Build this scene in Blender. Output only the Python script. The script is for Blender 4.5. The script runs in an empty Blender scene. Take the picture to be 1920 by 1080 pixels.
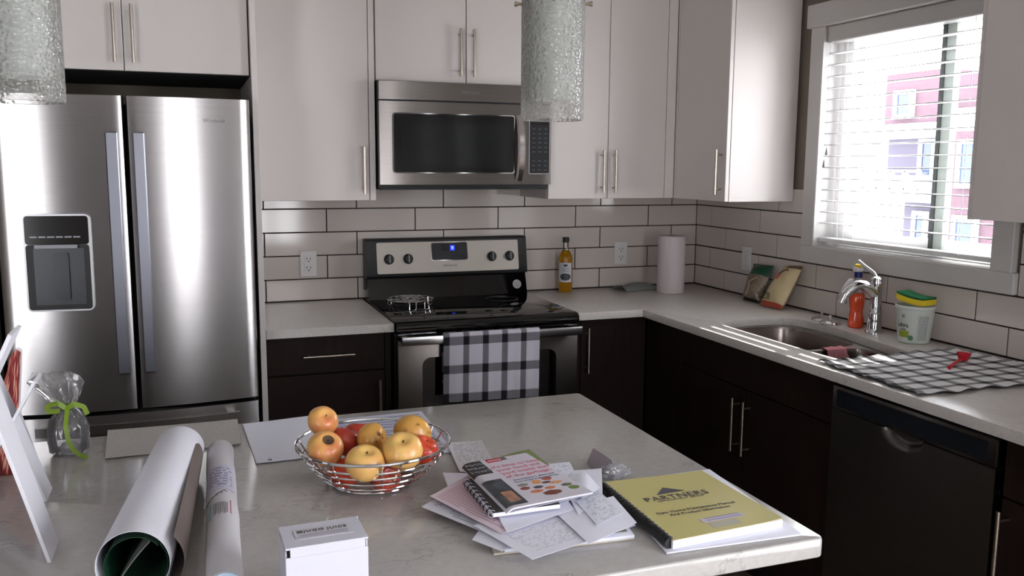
import bpy, bmesh, math, random
from mathutils import Vector, Matrix, noise
random.seed(4)
sc = bpy.context.scene
C = sc.collection
PI = math.pi
def R(a): return math.radians(a)

# ------------------------------------------------------------------ camera
cam_d = bpy.data.cameras.new('camera'); cam = bpy.data.objects.new('camera', cam_d); C.objects.link(cam)
CAM = Vector((-2.4983, -3.9998, 1.5330))
cam.location = CAM; cam.rotation_euler = (1.4309, -0.0064, -0.3510)
FPX = 1645.5
cam_d.sensor_fit = 'HORIZONTAL'; cam_d.sensor_width = 36.0; cam_d.lens = FPX / 1920 * 36.0
cam_d.clip_start = 0.05; cam_d.clip_end = 200
sc.camera = cam
CAM_M = cam.rotation_euler.to_matrix()
def ray(px, py): return CAM_M @ Vector(((px - 960) / FPX, (540 - py) / FPX, -1.0))
def atz(px, py, z):                       # a measured point of the photograph on a horizontal plane
    d = ray(px, py); return CAM + d * ((z - CAM.z) / d.z)

# ------------------------------------------------------------------ light and exposure
w = bpy.data.worlds.new('sky'); sc.world = w; w.use_nodes = True
wn = w.node_tree; bg = wn.nodes['Background']
tcw = wn.nodes.new('ShaderNodeTexCoord'); sepw = wn.nodes.new('ShaderNodeSeparateXYZ'); rw = wn.nodes.new('ShaderNodeValToRGB')
wn.links.new(tcw.outputs['Generated'], sepw.inputs[0]); wn.links.new(sepw.outputs['Z'], rw.inputs[0])
rw.color_ramp.elements[0].position = 0.0; rw.color_ramp.elements[0].color = (0.98, 0.965, 1.0, 1)
rw.color_ramp.elements[1].position = 0.6; rw.color_ramp.elements[1].color = (0.90, 0.92, 1.0, 1)
wn.links.new(rw.outputs[0], bg.inputs[0]); bg.inputs[1].default_value = 6.5
sun_d = bpy.data.lights.new('sun', 'SUN'); sun_d.energy = 9.0; sun_d.angle = R(0.6); sun_d.color = (1.0, 0.95, 0.88)
sun = bpy.data.objects.new('sun', sun_d); C.objects.link(sun)
sun.rotation_euler = Vector((-1.0, -0.15, -0.78)).to_track_quat('-Z', 'Y').to_euler()
sun.location = (6, 1, 6)
sc.view_settings.view_transform = 'Standard'; sc.view_settings.look = 'None'
sc.view_settings.gamma = 1.0; sc.view_settings.use_curve_mapping = False
sc.view_settings.exposure = 1.0
sc.cycles.max_bounces = 12; sc.cycles.diffuse_bounces = 5; sc.cycles.glossy_bounces = 5
sc.cycles.transparent_max_bounces = 24; sc.cycles.sample_clamp_indirect = 8.0
sc.cycles.caustics_reflective = False; sc.cycles.caustics_refractive = False

# ------------------------------------------------------------------ materials
def lin(c):
    return tuple(((v / 255) / 12.92 if v / 255 <= 0.04045 else ((v / 255 + 0.055) / 1.055) ** 2.4) for v in c) + (1.0,)
MATS = {}
def setp(b, **k):
    for n, v in k.items():
        n = n.replace('_', ' ')
        if n in b.inputs: b.inputs[n].default_value = v
def mat(name, col, rough=0.5, metal=0.0, bump=0.0, bscale=200.0, var=0.0, vscale=6.0, **k):
    if name in MATS: return MATS[name]
    m = bpy.data.materials.new(name); m.use_nodes = True; nt = m.node_tree; b = nt.nodes['Principled BSDF']
    c = lin(col); b.inputs['Base Color'].default_value = c
    b.inputs['Roughness'].default_value = rough; b.inputs['Metallic'].default_value = metal
    setp(b, **k)
    tc = nt.nodes.new('ShaderNodeTexCoord')
    if var > 0:
        n = nt.nodes.new('ShaderNodeTexNoise'); n.inputs['Scale'].default_value = vscale; n.inputs['Detail'].default_value = 5
        nt.links.new(tc.outputs['Object'], n.inputs['Vector'])
        r = nt.nodes.new('ShaderNodeValToRGB')
        r.color_ramp.elements[0].position = 0.3; r.color_ramp.elements[1].position = 0.7
        r.color_ramp.elements[0].color = tuple(v * (1 - var) for v in c[:3]) + (1,)
        r.color_ramp.elements[1].color = tuple(min(1, v * (1 + var)) for v in c[:3]) + (1,)
        nt.links.new(n.outputs['Fac'], r.inputs[0]); nt.links.new(r.outputs[0], b.inputs['Base Color'])
    if bump > 0:
        n2 = nt.nodes.new('ShaderNodeTexNoise'); n2.inputs['Scale'].default_value = bscale; n2.inputs['Detail'].default_value = 3
        nt.links.new(tc.outputs['Object'], n2.inputs['Vector'])
        bp = nt.nodes.new('ShaderNodeBump'); bp.inputs['Strength'].default_value = bump; bp.inputs['Distance'].default_value = 0.002
        nt.links.new(n2.outputs['Fac'], bp.inputs['Height']); nt.links.new(bp.outputs[0], b.inputs['Normal'])
    MATS[name] = m; return m
def N(m, t, **k):
    n = m.node_tree.nodes.new(t)
    for a, v in k.items(): setattr(n, a, v)
    return n
def L(m, a, b): m.node_tree.links.new(a, b)
def ramp(m, fac, stops, interp='LINEAR'):
    r = N(m, 'ShaderNodeValToRGB'); cr = r.color_ramp; cr.interpolation = interp
    while len(cr.elements) < len(stops): cr.elements.new(0.5)
    for e, (p, c) in zip(cr.elements, stops): e.position = p; e.color = c if len(c) == 4 else tuple(c) + (1,)
    L(m, fac, r.inputs[0]); return r.outputs[0]

def stone(name, base, vein, rough):
    m = mat(name, base, rough=rough, Coat_Weight=0.0)
    b = m.node_tree.nodes['Principled BSDF']; b.inputs['Specular IOR Level'].default_value = 0.45
    tc = N(m, 'ShaderNodeTexCoord'); mp = N(m, 'ShaderNodeMapping'); mp.inputs['Rotation'].default_value = (0, 0, 0.5); mp.inputs['Scale'].default_value = (2.0, 4.4, 2)
    L(m, tc.outputs['Object'], mp.inputs[0])
    n1 = N(m, 'ShaderNodeTexNoise'); n1.inputs['Scale'].default_value = 5.0; n1.inputs['Detail'].default_value = 9; n1.inputs['Roughness'].default_value = 0.62; n1.inputs['Distortion'].default_value = 1.2
    L(m, mp.outputs[0], n1.inputs['Vector'])
    k = ramp(m, n1.outputs['Fac'], [(0.484, (0, 0, 0)), (0.498, (1, 1, 1)), (0.503, (1, 1, 1)), (0.518, (0, 0, 0))])
    n3 = N(m, 'ShaderNodeTexNoise'); n3.inputs['Scale'].default_value = 7.0; n3.inputs['Detail'].default_value = 2
    L(m, tc.outputs['Object'], n3.inputs['Vector'])
    k2 = ramp(m, n3.outputs['Fac'], [(0.54, (0, 0, 0)), (0.66, (1, 1, 1))])
    mu = N(m, 'ShaderNodeMath', operation='MULTIPLY'); L(m, k, mu.inputs[0]); L(m, k2, mu.inputs[1])
    mu2 = N(m, 'ShaderNodeMath', operation='MULTIPLY'); L(m, mu.outputs[0], mu2.inputs[0]); mu2.inputs[1].default_value = 0.6
    n2 = N(m, 'ShaderNodeTexNoise'); n2.inputs['Scale'].default_value = 70.0; n2.inputs['Detail'].default_value = 6; n2.inputs['Roughness'].default_value = 0.7
    L(m, tc.outputs['Object'], n2.inputs['Vector'])
    bl = lin(base)
    bc = ramp(m, n2.outputs['Fac'], [(0.3, tuple(v * 0.91 for v in bl[:3])), (0.7, tuple(min(1, v * 1.05) for v in bl[:3]))])
    mx = N(m, 'ShaderNodeMix', data_type='RGBA'); L(m, mu2.outputs[0], mx.inputs[0]); L(m, bc, mx.inputs[6]); mx.inputs[7].default_value = lin(vein)
    L(m, mx.outputs[2], b.inputs['Base Color'])
    return m
def wood(name, c1, c2, rough, vertical=True):
    m = mat(name, c1, rough=rough); b = m.node_tree.nodes['Principled BSDF']
    tc = N(m, 'ShaderNodeTexCoord'); mp = N(m, 'ShaderNodeMapping')
    mp.inputs['Scale'].default_value = (30, 30, 2.0) if vertical else (2.0, 30, 30)
    L(m, tc.outputs['Object'], mp.inputs[0])
    n = N(m, 'ShaderNodeTexNoise'); n.inputs['Scale'].default_value = 1.6; n.inputs['Detail'].default_value = 6; n.inputs['Distortion'].default_value = 0.6
    L(m, mp.outputs[0], n.inputs['Vector'])
    L(m, ramp(m, n.outputs['Fac'], [(0.3, lin(c1)), (0.7, lin(c2))]), b.inputs['Base Color'])
    return m
def steel(name, col, rough, aniso=0.75, rot=0.25, streak=0.05):
    m = mat(name, col, rough=rough, metal=1.0); b = m.node_tree.nodes['Principled BSDF']
    setp(b, Anisotropic=aniso, Anisotropic_Rotation=rot)
    tg = N(m, 'ShaderNodeTangent', direction_type='RADIAL', axis='Z')
    L(m, tg.outputs[0], b.inputs['Tangent'])
    tc = N(m, 'ShaderNodeTexCoord'); mp = N(m, 'ShaderNodeMapping'); mp.inputs['Scale'].default_value = (3, 3, 500)
    L(m, tc.outputs['Object'], mp.inputs[0])
    n = N(m, 'ShaderNodeTexNoise'); n.inputs['Scale'].default_value = 1.0; n.inputs['Detail'].default_value = 2
    L(m, mp.outputs[0], n.inputs['Vector'])
    c = lin(col)
    L(m, ramp(m, n.outputs['Fac'], [(0.3, tuple(v * (1 - streak) for v in c[:3])), (0.7, tuple(min(1, v * (1 + streak)) for v in c[:3]))]), b.inputs['Base Color'])
    return m
def film(name, tint, gloss=0.25, rough=0.05, bump=0.0, bscale=60, opacity=0.0, ocol=(230, 230, 235)):
    """thin clear plastic or glass: transparent + reflection (+ a little milky diffuse)"""
    m = bpy.data.materials.new(name); m.use_nodes = True; nt = m.node_tree; nt.nodes.clear(); MATS[name] = m
    out = N(m, 'ShaderNodeOutputMaterial'); tr = N(m, 'ShaderNodeBsdfTransparent'); tr.inputs[0].default_value = tint
    gl = N(m, 'ShaderNodeBsdfGlossy'); gl.inputs['Roughness'].default_value = rough; gl.inputs[0].default_value = (1, 1, 1, 1)
    lw = N(m, 'ShaderNodeLayerWeight'); lw.inputs[0].default_value = gloss
    mx = N(m, 'ShaderNodeMixShader'); L(m, lw.outputs['Fresnel'], mx.inputs[0]); L(m, tr.outputs[0], mx.inputs[1]); L(m, gl.outputs[0], mx.inputs[2])
    last = mx.outputs[0]
    df = None
    if opacity > 0:
        df = N(m, 'ShaderNodeBsdfDiffuse'); df.inputs[0].default_value = lin(ocol)
        tl = N(m, 'ShaderNodeBsdfTranslucent'); tl.inputs[0].default_value = lin(ocol)
        ad = N(m, 'ShaderNodeMixShader'); ad.inputs[0].default_value = 0.5; L(m, df.outputs[0], ad.inputs[1]); L(m, tl.outputs[0], ad.inputs[2])
        m2 = N(m, 'ShaderNodeMixShader'); m2.inputs[0].default_value = opacity; L(m, last, m2.inputs[1]); L(m, ad.outputs[0], m2.inputs[2]); last = m2.outputs[0]
    if bump > 0:
        tc = N(m, 'ShaderNodeTexCoord'); n = N(m, 'ShaderNodeTexVoronoi'); n.inputs['Scale'].default_value = bscale
        L(m, tc.outputs['Object'], n.inputs['Vector'])
        bp = N(m, 'ShaderNodeBump'); bp.inputs['Strength'].default_value = bump; bp.inputs['Distance'].default_value = 0.004
        L(m, n.outputs['Distance'], bp.inputs['Height'])
        L(m, bp.outputs[0], gl.inputs['Normal']); L(m, bp.outputs[0], lw.inputs['Normal'])
        if df: L(m, bp.outputs[0], df.inputs['Normal'])
    L(m, last, out.inputs[0]); return m
def uvnode(m): return N(m, 'ShaderNodeUVMap')
def printed(name, paper, ink, lines=40, words=30, x0=0.1, x1=0.9, y0=0.08, y1=0.9, dens=0.5, rough=0.7):
    """paper with rows of small print, drawn on the sheet's own UV"""
    m = mat(name, paper, rough=rough); b = m.node_tree.nodes['Principled BSDF']
    uv = uvnode(m); sp = N(m, 'ShaderNodeSeparateXYZ'); L(m, uv.outputs[0], sp.inputs[0])
    def mth(op, a, bb=None, c=None):
        n = N(m, 'ShaderNodeMath', operation=op)
        for i, v in enumerate((a, bb, c)):
            if v is None: continue
            if isinstance(v, (int, float)): n.inputs[i].default_value = v
            else: L(m, v, n.inputs[i])
        return n.outputs[0]
    ly = mth('MULTIPLY', sp.outputs['Y'], lines); row = mth('FLOOR', ly); fr = mth('FRACT', ly)
    inrow = mth('GREATER_THAN', fr, 0.5)
    cx = N(m, 'ShaderNodeCombineXYZ'); L(m, mth('MULTIPLY', sp.outputs['X'], words), cx.inputs[0]); L(m, mth('MULTIPLY', row, 7.3), cx.inputs[1])
    n = N(m, 'ShaderNodeTexNoise'); n.inputs['Scale'].default_value = 1.0; n.inputs['Detail'].default_value = 1; L(m, cx.outputs[0], n.inputs['Vector'])
    ink_on = mth('GREATER_THAN', n.outputs['Fac'], 1 - dens)
    k = mth('MULTIPLY', inrow, ink_on)
    for a, v, op in ((sp.outputs['X'], x0, 'GREATER_THAN'), (sp.outputs['X'], x1, 'LESS_THAN'), (sp.outputs['Y'], y0, 'GREATER_THAN'), (sp.outputs['Y'], y1, 'LESS_THAN')):
        k = mth('MULTIPLY', k, mth(op, a, v))
    k = mth('MULTIPLY', k, 0.75)
    mx = N(m, 'ShaderNodeMix', data_type='RGBA'); L(m, k, mx.inputs[0]); mx.inputs[6].default_value = lin(paper); mx.inputs[7].default_value = lin(ink)
    L(m, mx.outputs[2], b.inputs['Base Color']); return m
def plaid(name, white, black, nx, ny, wx, wy):
    """woven check: two bands cross darker than one, on the cloth's own UV"""
    m = mat(name, white, rough=0.95); b = m.node_tree.nodes['Principled BSDF']
    uv = uvnode(m); sp = N(m, 'ShaderNodeSeparateXYZ'); L(m, uv.outputs[0], sp.inputs[0])
    def band(o, n_, wd):
        a = N(m, 'ShaderNodeMath', operation='MULTIPLY'); L(m, o, a.inputs[0]); a.inputs[1].default_value = n_
        f = N(m, 'ShaderNodeMath', operation='FRACT'); L(m, a.outputs[0], f.inputs[0])
        return ramp(m, f.outputs[0], [(0.0, (1, 1, 1)), (wd - 0.02, (1, 1, 1)), (wd + 0.02, (0, 0, 0)), (0.98, (0, 0, 0))])
    A = band(sp.outputs['X'], nx, wx); B = band(sp.outputs['Y'], ny, wy)
    ad = N(m, 'ShaderNodeMath', operation='ADD'); L(m, A, ad.inputs[0]); L(m, B, ad.inputs[1])
    hf = N(m, 'ShaderNodeMath', operation='MULTIPLY'); L(m, ad.outputs[0], hf.inputs[0]); hf.inputs[1].default_value = 0.5
    wl, bl = lin(white), lin(black); mid = tuple(bl[i] + (wl[i] - bl[i]) * 0.30 for i in range(3))
    col = ramp(m, hf.outputs[0], [(0.0, wl), (0.5, mid), (1.0, bl)])
    L(m, col, b.inputs['Base Color'])
    tc = N(m, 'ShaderNodeTexCoord'); nz = N(m, 'ShaderNodeTexNoise'); nz.inputs['Scale'].default_value = 900; L(m, tc.outputs['Object'], nz.inputs['Vector'])
    bp = N(m, 'ShaderNodeBump'); bp.inputs['Strength'].default_value = 0.5; bp.inputs['Distance'].default_value = 0.001; L(m, nz.outputs['Fac'], bp.inputs['Height']); L(m, bp.outputs[0], b.inputs['Normal'])
    return m

CAB = mat('cabinet_white', (224, 217, 214), rough=0.42, bump=0.03, bscale=300)
CABIN = mat('cabinet_box_white', (205, 198, 194), rough=0.5)
TILE = mat('glazed_tile', (208, 199, 193), rough=0.09, var=0.03, vscale=3.0, Specular_IOR_Level=0.6)
GROUT = mat('grout', (44, 36, 34), rough=0.9)
PAINT = mat('greige_paint', (126, 116, 104), rough=0.85, bump=0.1, bscale=300)
WHITEPAINT = mat('white_ceiling_paint', (225, 224, 222), rough=0.9)
TRIM = mat('white_trim_paint', (205, 202, 200), rough=0.35)
STONE = stone('white_quartz', (212, 208, 204), (165, 159, 154), 0.26); STONE.node_tree.nodes['Principled BSDF'].inputs['Specular IOR Level'].default_value = 0.3
STONE2 = stone('island_quartz', (184, 181, 178), (128, 121, 115), 0.12)
DARK = wood('espresso_wood', (26, 16, 12), (36, 23, 18), 0.55); DARK.node_tree.nodes['Principled BSDF'].inputs['Specular IOR Level'].default_value = 0.2
DARKIN = mat('espresso_carcass', (24, 18, 16), rough=0.6)
NICKEL = mat('satin_nickel', (190, 180, 168), rough=0.28, metal=1.0)
STEEL = steel('brushed_steel', (196, 193, 193), 0.27, 0.88)
STEELD = steel('brushed_steel_dark', (138, 133, 130), 0.3)
STEELB = steel('slate_steel', (112, 108, 106), 0.3, .85)
BOWLST = mat('sink_steel', (150, 140, 136), rough=0.24, metal=1.0)
CHROME = mat('chrome', (225, 225, 228), rough=0.06, metal=1.0)
BLACKG = mat('black_gloss_enamel', (8, 8, 9), rough=0.07, Specular_IOR_Level=0.5)
BLACKGL = mat('black_ceramic_glass', (6, 6, 7), rough=0.035, Specular_IOR_Level=0.7)
BLACKP = mat('black_plastic', (18, 18, 20), rough=0.45)
GREYP = mat('grey_plastic', (58, 60, 64), rough=0.4)
LGREY = mat('light_grey_plastic', (150, 150, 158), rough=0.35)
WPLAST = mat('white_plastic', (222, 220, 220), rough=0.35)
PAPERW = mat('white_paper', (234, 235, 248), rough=0.75)
PAPERC = mat('cream_card', (205, 196, 182), rough=0.8)
WFOAM = mat('white_board', (226, 226, 234), rough=0.55)
GAPSHADE = mat('gap_shade', (30, 29, 27), rough=0.9)  # near-black colour standing in for shade inside narrow gaps

# ------------------------------------------------------------------ mesh helpers
WM = {}                                    # world matrix of every object made here
def fin(bm, name, m, parent=None, local=False, smooth=35, origin=None):
    if parent is not None and not local: bm.transform(WM[parent.name].inverted())
    if origin is not None: bm.transform(Matrix.Translation(-Vector(origin)))
    me = bpy.data.meshes.new(name); bmesh.ops.recalc_face_normals(bm, faces=bm.faces) if not getattr(fin, 'keep', False) else None
    bm.to_mesh(me); bm.free()
    me.shade_smooth(); me.set_sharp_from_angle(angle=R(smooth))
    for mm in (m if isinstance(m, (list, tuple)) else [m]): me.materials.append(mm)
    o = bpy.data.objects.new(name, me); C.objects.link(o)
    if parent is not None: o.parent = parent; WM[o.name] = WM[parent.name].copy()
    else:
        if origin is not None: o.location = origin
        WM[o.name] = Matrix.Translation(Vector(origin) if origin is not None else Vector())
    return o
def thing(name, label, cat, loc=(0, 0, 0), rz=0.0, group=None):
    o = bpy.data.objects.new(name, None); C.objects.link(o); o.location = loc; o.rotation_euler = (0, 0, rz)
    o.empty_display_size = 0.05
    o['label'] = label; o['category'] = cat
    if group: o['group'] = group
    WM[o.name] = Matrix.Translation(Vector(loc)) @ Matrix.Rotation(rz, 4, 'Z'); return o
def tag(o, label, cat, group=None):
    o['label'] = label; o['category'] = cat
    if group: o['group'] = group
    return o
def struct(bm, name, m, parent=None):
    o = fin(bm, name, m, parent)
    if parent is None: o['kind'] = 'structure'
    return o
def box(x0, x1, y0, y1, z0, z1, bev=0.0, seg=1, bm=None):
    nb = bmesh.new()
    vs = [nb.verts.new((x, y, z)) for x in (x0, x1) for y in (y0, y1) for z in (z0, z1)]
    for f in ((0, 1, 3, 2), (4, 6, 7, 5), (0, 4, 5, 1), (2, 3, 7, 6), (0, 2, 6, 4), (1, 5, 7, 3)): nb.faces.new([vs[i] for i in f])
    if bev > 0: bmesh.ops.bevel(nb, geom=nb.edges[:], offset=bev, segments=seg, profile=0.5, affect='EDGES')
    if bm is None: return nb
    return merge(bm, nb)
def merge(a, b):
    me = bpy.data.meshes.new('tmp'); b.to_mesh(me); b.free(); a.from_mesh(me); bpy.data.meshes.remove(me); return a
def tube(pts, r, n=8, closed=False, bm=None, caps=True):
    bm = bm or bmesh.new(); pts = [Vector(p) for p in pts]; m = len(pts); rings = []
    up = None
    for i, p in enumerate(pts):
        a = pts[(i - 1) % m] if (closed or i > 0) else p; b = pts[(i + 1) % m] if (closed or i < m - 1) else p
        t = (b - a).normalized()
        if up is None: up = Vector((0, 0, 1)) if abs(t.z) < 0.9 else Vector((1, 0, 0))
        s = t.cross(up).normalized(); up = s.cross(t).normalized()
        rr = r[i] if isinstance(r, (list, tuple)) else r
        rings.append([bm.verts.new(p + (s * math.cos(2 * PI * k / n) + up * math.sin(2 * PI * k / n)) * rr) for k in range(n)])
    for i in range(m if closed else m - 1):
        A, B = rings[i], rings[(i + 1) % m]
        for k in range(n): bm.faces.new((A[k], A[(k + 1) % n], B[(k + 1) % n], B[k]))
    if not closed and caps: bm.faces.new(rings[0][::-1]); bm.faces.new(rings[-1])
    return bm
def lathe(prof, c=(0, 0, 0), n=32, bm=None, sx=1.0, sy=1.0, a0=0.0, a1=2 * PI):
    bm = bm or bmesh.new(); rings = []; full = abs(a1 - a0 - 2 * PI) < 1e-6; k_ = n if full else n + 1
    for (r, z) in prof:
        if r < 1e-6: rings.append([bm.verts.new((c[0], c[1], c[2] + z))])
        else: rings.append([bm.verts.new((c[0] + sx * r * math.cos(a0 + (a1 - a0) * k / n), c[1] + sy * r * math.sin(a0 + (a1 - a0) * k / n), c[2] + z)) for k in range(k_)])
    for A, B in zip(rings, rings[1:]):
        for k in range(n):
            k2 = (k + 1) % k_
            if len(A) == 1 and len(B) == 1: continue
            if len(A) == 1: bm.faces.new((A[0], B[k2], B[k]))
            elif len(B) == 1: bm.faces.new((A[k], A[k2], B[0]))
            else: bm.faces.new((A[k], A[k2], B[k2], B[k]))
    return bm
def prism(poly, h0, h1, axis='z', bm=None, bev=0.0):
    """polygon extruded along an axis; poly in the two other axes (x: (y,z), y: (x,z), z: (x,y))"""
    nb = bmesh.new()
    def P(a, b, h): return {'x': (h, a, b), 'y': (a, h, b), 'z': (a, b, h)}[axis]
    A = [nb.verts.new(P(a, b, h0)) for a, b in poly]; B = [nb.verts.new(P(a, b, h1)) for a, b in poly]
    nb.faces.new(A[::-1]); nb.faces.new(B); n = len(poly)
    for i in range(n): nb.faces.new((A[i], A[(i + 1) % n], B[(i + 1) % n], B[i]))
    if bev > 0: bmesh.ops.bevel(nb, geom=nb.edges[:], offset=bev, segments=2, profile=0.5, affect='EDGES')
    return nb if bm is None else merge(bm, nb)
def rrect(x0, x1, y0, y1, r, n=5):
    out = []
    for cx, cy, a in ((x1 - r, y1 - r, 0), (x0 + r, y1 - r, 90), (x0 + r, y0 + r, 180), (x1 - r, y0 + r, 270)):
        for k in range(n + 1): t = R(a + 90 * k / n); out.append((cx + r * math.cos(t), cy + r * math.sin(t)))
    return out
def chaikin(p, it=2):
    for _ in range(it):
        q = []
        for i in range(len(p)):
            a, b = p[i], p[(i + 1) % len(p)]
            q += [(a[0] * .75 + b[0] * .25, a[1] * .75 + b[1] * .25), (a[0] * .25 + b[0] * .75, a[1] * .25 + b[1] * .75)]
        p = q
    return p
def ring_plate(outer, inner, z0, z1, bm=None):
    """flat plate with holes"""
    nb = bmesh.new(); loops = [outer] + inner; es = []
    for lp in loops:
        vs = [nb.verts.new((x, y, z1)) for x, y in lp]
        es += [nb.edges.new((vs[i], vs[(i + 1) % len(vs)])) for i in range(len(vs))]
    r = bmesh.ops.triangle_fill(nb, use_beauty=True, use_dissolve=False, edges=es)
    faces = nb.faces[:]
    if abs(z1 - z0) > 1e-6:
        ex = bmesh.ops.extrude_face_region(nb, geom=faces)
        for v in ex['geom']:
            if isinstance(v, bmesh.types.BMVert): v.co.z = z0
    return nb if bm is None else merge(bm, nb)
def sheet(fn, nu=12, nv=12, th=0.0004, bm=None):
    """thin sheet: fn(u,v)->point; UV = (u,v); real thickness"""
    nb = bm or bmesh.new(); uvl = nb.loops.layers.uv.verify()
    P = [[Vector(fn(i / nu, j / nv)) for j in range(nv + 1)] for i in range(nu + 1)]
    def nrm(i, j):
        a = P[min(i + 1, nu)][j] - P[max(i - 1, 0)][j]; b = P[i][min(j + 1, nv)] - P[i][max(j - 1, 0)]
        c = a.cross(b); return c.normalized() if c.length > 1e-12 else Vector((0, 0, 1))
    T = [[nb.verts.new(P[i][j]) for j in range(nv + 1)] for i in range(nu + 1)]
    Bt = [[nb.verts.new(P[i][j] - nrm(i, j) * th) for j in range(nv + 1)] for i in range(nu + 1)]
    def q(vs, uvs):
        f = nb.faces.new(vs)
        for l, uv in zip(f.loops, uvs): l[uvl].uv = uv
    for i in range(nu):
        for j in range(nv):
            u = [(i / nu, j / nv), ((i + 1) / nu, j / nv), ((i + 1) / nu, (j + 1) / nv), (i / nu, (j + 1) / nv)]
            q([T[i][j], T[i + 1][j], T[i + 1][j + 1], T[i][j + 1]], u)
            q([Bt[i][j], Bt[i][j + 1], Bt[i + 1][j + 1], Bt[i + 1][j]], [u[0], u[3], u[2], u[1]])
    for i in range(nu):
        q([T[i][0], Bt[i][0], Bt[i + 1][0], T[i + 1][0]], [(0, 0)] * 4); q([T[i][nv], T[i + 1][nv], Bt[i + 1][nv], Bt[i][nv]], [(0, 0)] * 4)
    for j in range(nv):
        q([T[0][j], T[0][j + 1], Bt[0][j + 1], Bt[0][j]], [(0, 0)] * 4); q([T[nu][j], Bt[nu][j], Bt[nu][j + 1], T[nu][j + 1]], [(0, 0)] * 4)
    return nb
def quadpt(c, u, v):                       # c = corners (u0v0, u1v0, u1v1, u0v1)
    a = c[0].lerp(c[1], u); b = c[3].lerp(c[2], u); return a.lerp(b, v)
def lettering(txt, parent, m, origin, xdir, ydir, size, name='lettering', extrude=0.0003, align='CENTER', sx=1.0, space=1.0):
    cu = bpy.data.curves.new('lettering', 'FONT'); cu.body = txt; cu.size = size; cu.extrude = extrude; cu.align_x = align; cu.align_y = 'CENTER'; cu.resolution_u = 2; cu.space_character = space
    cu.materials.append(m)
    o = bpy.data.objects.new(name, cu); C.objects.link(o)
    X = Vector(xdir).normalized(); Y = Vector(ydir); Y = (Y - X * Y.dot(X)).normalized(); Z = X.cross(Y)
    M = Matrix((X * sx, Y, Z)).transposed().to_4x4(); M.translation = Vector(origin)
    me = bpy.data.meshes.new_from_object(o); me.transform(WM[parent.name].inverted() @ M); bpy.data.objects.remove(o); bpy.data.curves.remove(cu)
    me.name = 'lettering'; o = bpy.data.objects.new(name, me); C.objects.link(o); o.parent = parent; WM[o.name] = WM[parent.name].copy()
    return o
def bar_handle(parent, p0, p1, nrm, r=0.006, off=0.032, m=None, name='handle'):
    p0, p1, nrm = Vector(p0), Vector(p1), Vector(nrm)
    a, b = p0 + nrm * off, p1 + nrm * off; bm = tube([a, b], r, 12)
    for t in (0.12, 0.88): q = p0.lerp(p1, t); tube([q, q + nrm * off], r * 0.75, 8, bm=bm)
    return fin(bm, name, m or NICKEL, parent)

CZ = 0.914                                 # worktop height
# ================================================================== SETTING
struct(box(-7.0, 0.2, -7.2, 0.2, -0.12, 0.0), 'floor', wood('grey_oak_floor', (92, 80, 70), (120, 106, 94), 0.4, False))
struct(box(-7.0, 0.2, -7.2, 0.2, 2.62, 2.74), 'ceiling', WHITEPAINT)
wall_back = struct(box(-7.0, 0.2, 0.012, 0.2, 0, 2.62), 'wall_back', PAINT)
# right wall with the sink window opening
WY0, WY1, WZ0, WZ1 = -1.834, -0.945, 1.196, 2.105
DY0, DY1, DZ0, DZ1 = -6.7, -3.9, 0.06, 2.35
b = box(0.012, 0.2, DY1, WY0 - 0.002, 0, 2.62); box(0.012, 0.2, -7.2, DY0, 0, 2.62, bm=b); box(0.012, 0.2, DY0, DY1, DZ1, 2.62, bm=b); box(0.012, 0.2, DY0, DY1, 0, DZ0, bm=b); box(0.012, 0.2, WY1 + 0.002, 0.012, 0, 2.62, bm=b)
box(0.012, 0.2, WY0 - 0.002, WY1 + 0.002, 0, WZ0 - 0.002, bm=b); box(0.012, 0.2, WY0 - 0.002, WY1 + 0.002, WZ1 + 0.002, 2.62, bm=b)
wall_right = struct(b, 'wall_right', PAINT)
# left wall
struct(box(-7.1, -6.9, -7.2, 0.2, 0, 2.62), 'wall_left', mat('taupe_paint', (88, 80, 72), rough=0.85))
# wall behind the camera, two openings (window and glazed patio door)
OP = [(-6.85, -5.40, 0.1, 2.3), (-1.95, -1.18, 0.08, 2.40)]
b = box(-7.0, OP[0][0], -7.2, -7.0, 0, 2.62); box(OP[0][1], OP[1][0], -7.2, -7.0, 0, 2.62, bm=b); box(OP[1][1], 0.2, -7.2, -7.0, 0, 2.62, bm=b)
for o_ in OP: box(o_[0], o_[1], -7.2, -7.0, 0, o_[2], bm=b); box(o_[0], o_[1], -7.2, -7.0, o_[3], 2.62, bm=b)
struct(b, 'wall_front', mat('grey_lilac_paint', (122, 119, 122), rough=0.85))
GLASS = film('window_glass', (0.97, 0.98, 0.98, 1), gloss=0.1, rough=0.0)
VINYL = mat('white_vinyl', (235, 235, 235), rough=0.4)
def rear_window(name, x0, x1, z0, z1):
    b = box(x0, x1, -7.12, -7.06, z0, z0 + 0.06); box(x0, x1, -7.12, -7.06, z1 - 0.06, z1, bm=b)
    box(x0, x0 + 0.06, -7.12, -7.06, z0 + .06, z1 - .06, bm=b); box(x1 - 0.06, x1, -7.12, -7.06, z0 + .06, z1 - .06, bm=b)
    xm = (x0 + x1) / 2; box(xm - 0.04, xm + 0.04, -7.12, -7.06, z0 + .06, z1 - .06, bm=b)
    w_ = struct(b, name, VINYL); fin(box(x0 + .06, x1 - .06, -7.095, -7.09, z0 + .06, z1 - .06), 'pane', GLASS, w_)
rear_window('window_2', *OP[0]); rear_window('door_1', *OP[1])
b = box(0.06, 0.12, DY0, DY1, DZ0, DZ0 + .07); box(0.06, 0.12, DY0, DY1, DZ1 - .07, DZ1, bm=b)
for y in (DY0, (DY0 + DY1) / 2 - .04, DY1 - .08): box(0.06, 0.12, y, y + .08, DZ0 + .07, DZ1 - .07, bm=b)
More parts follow.
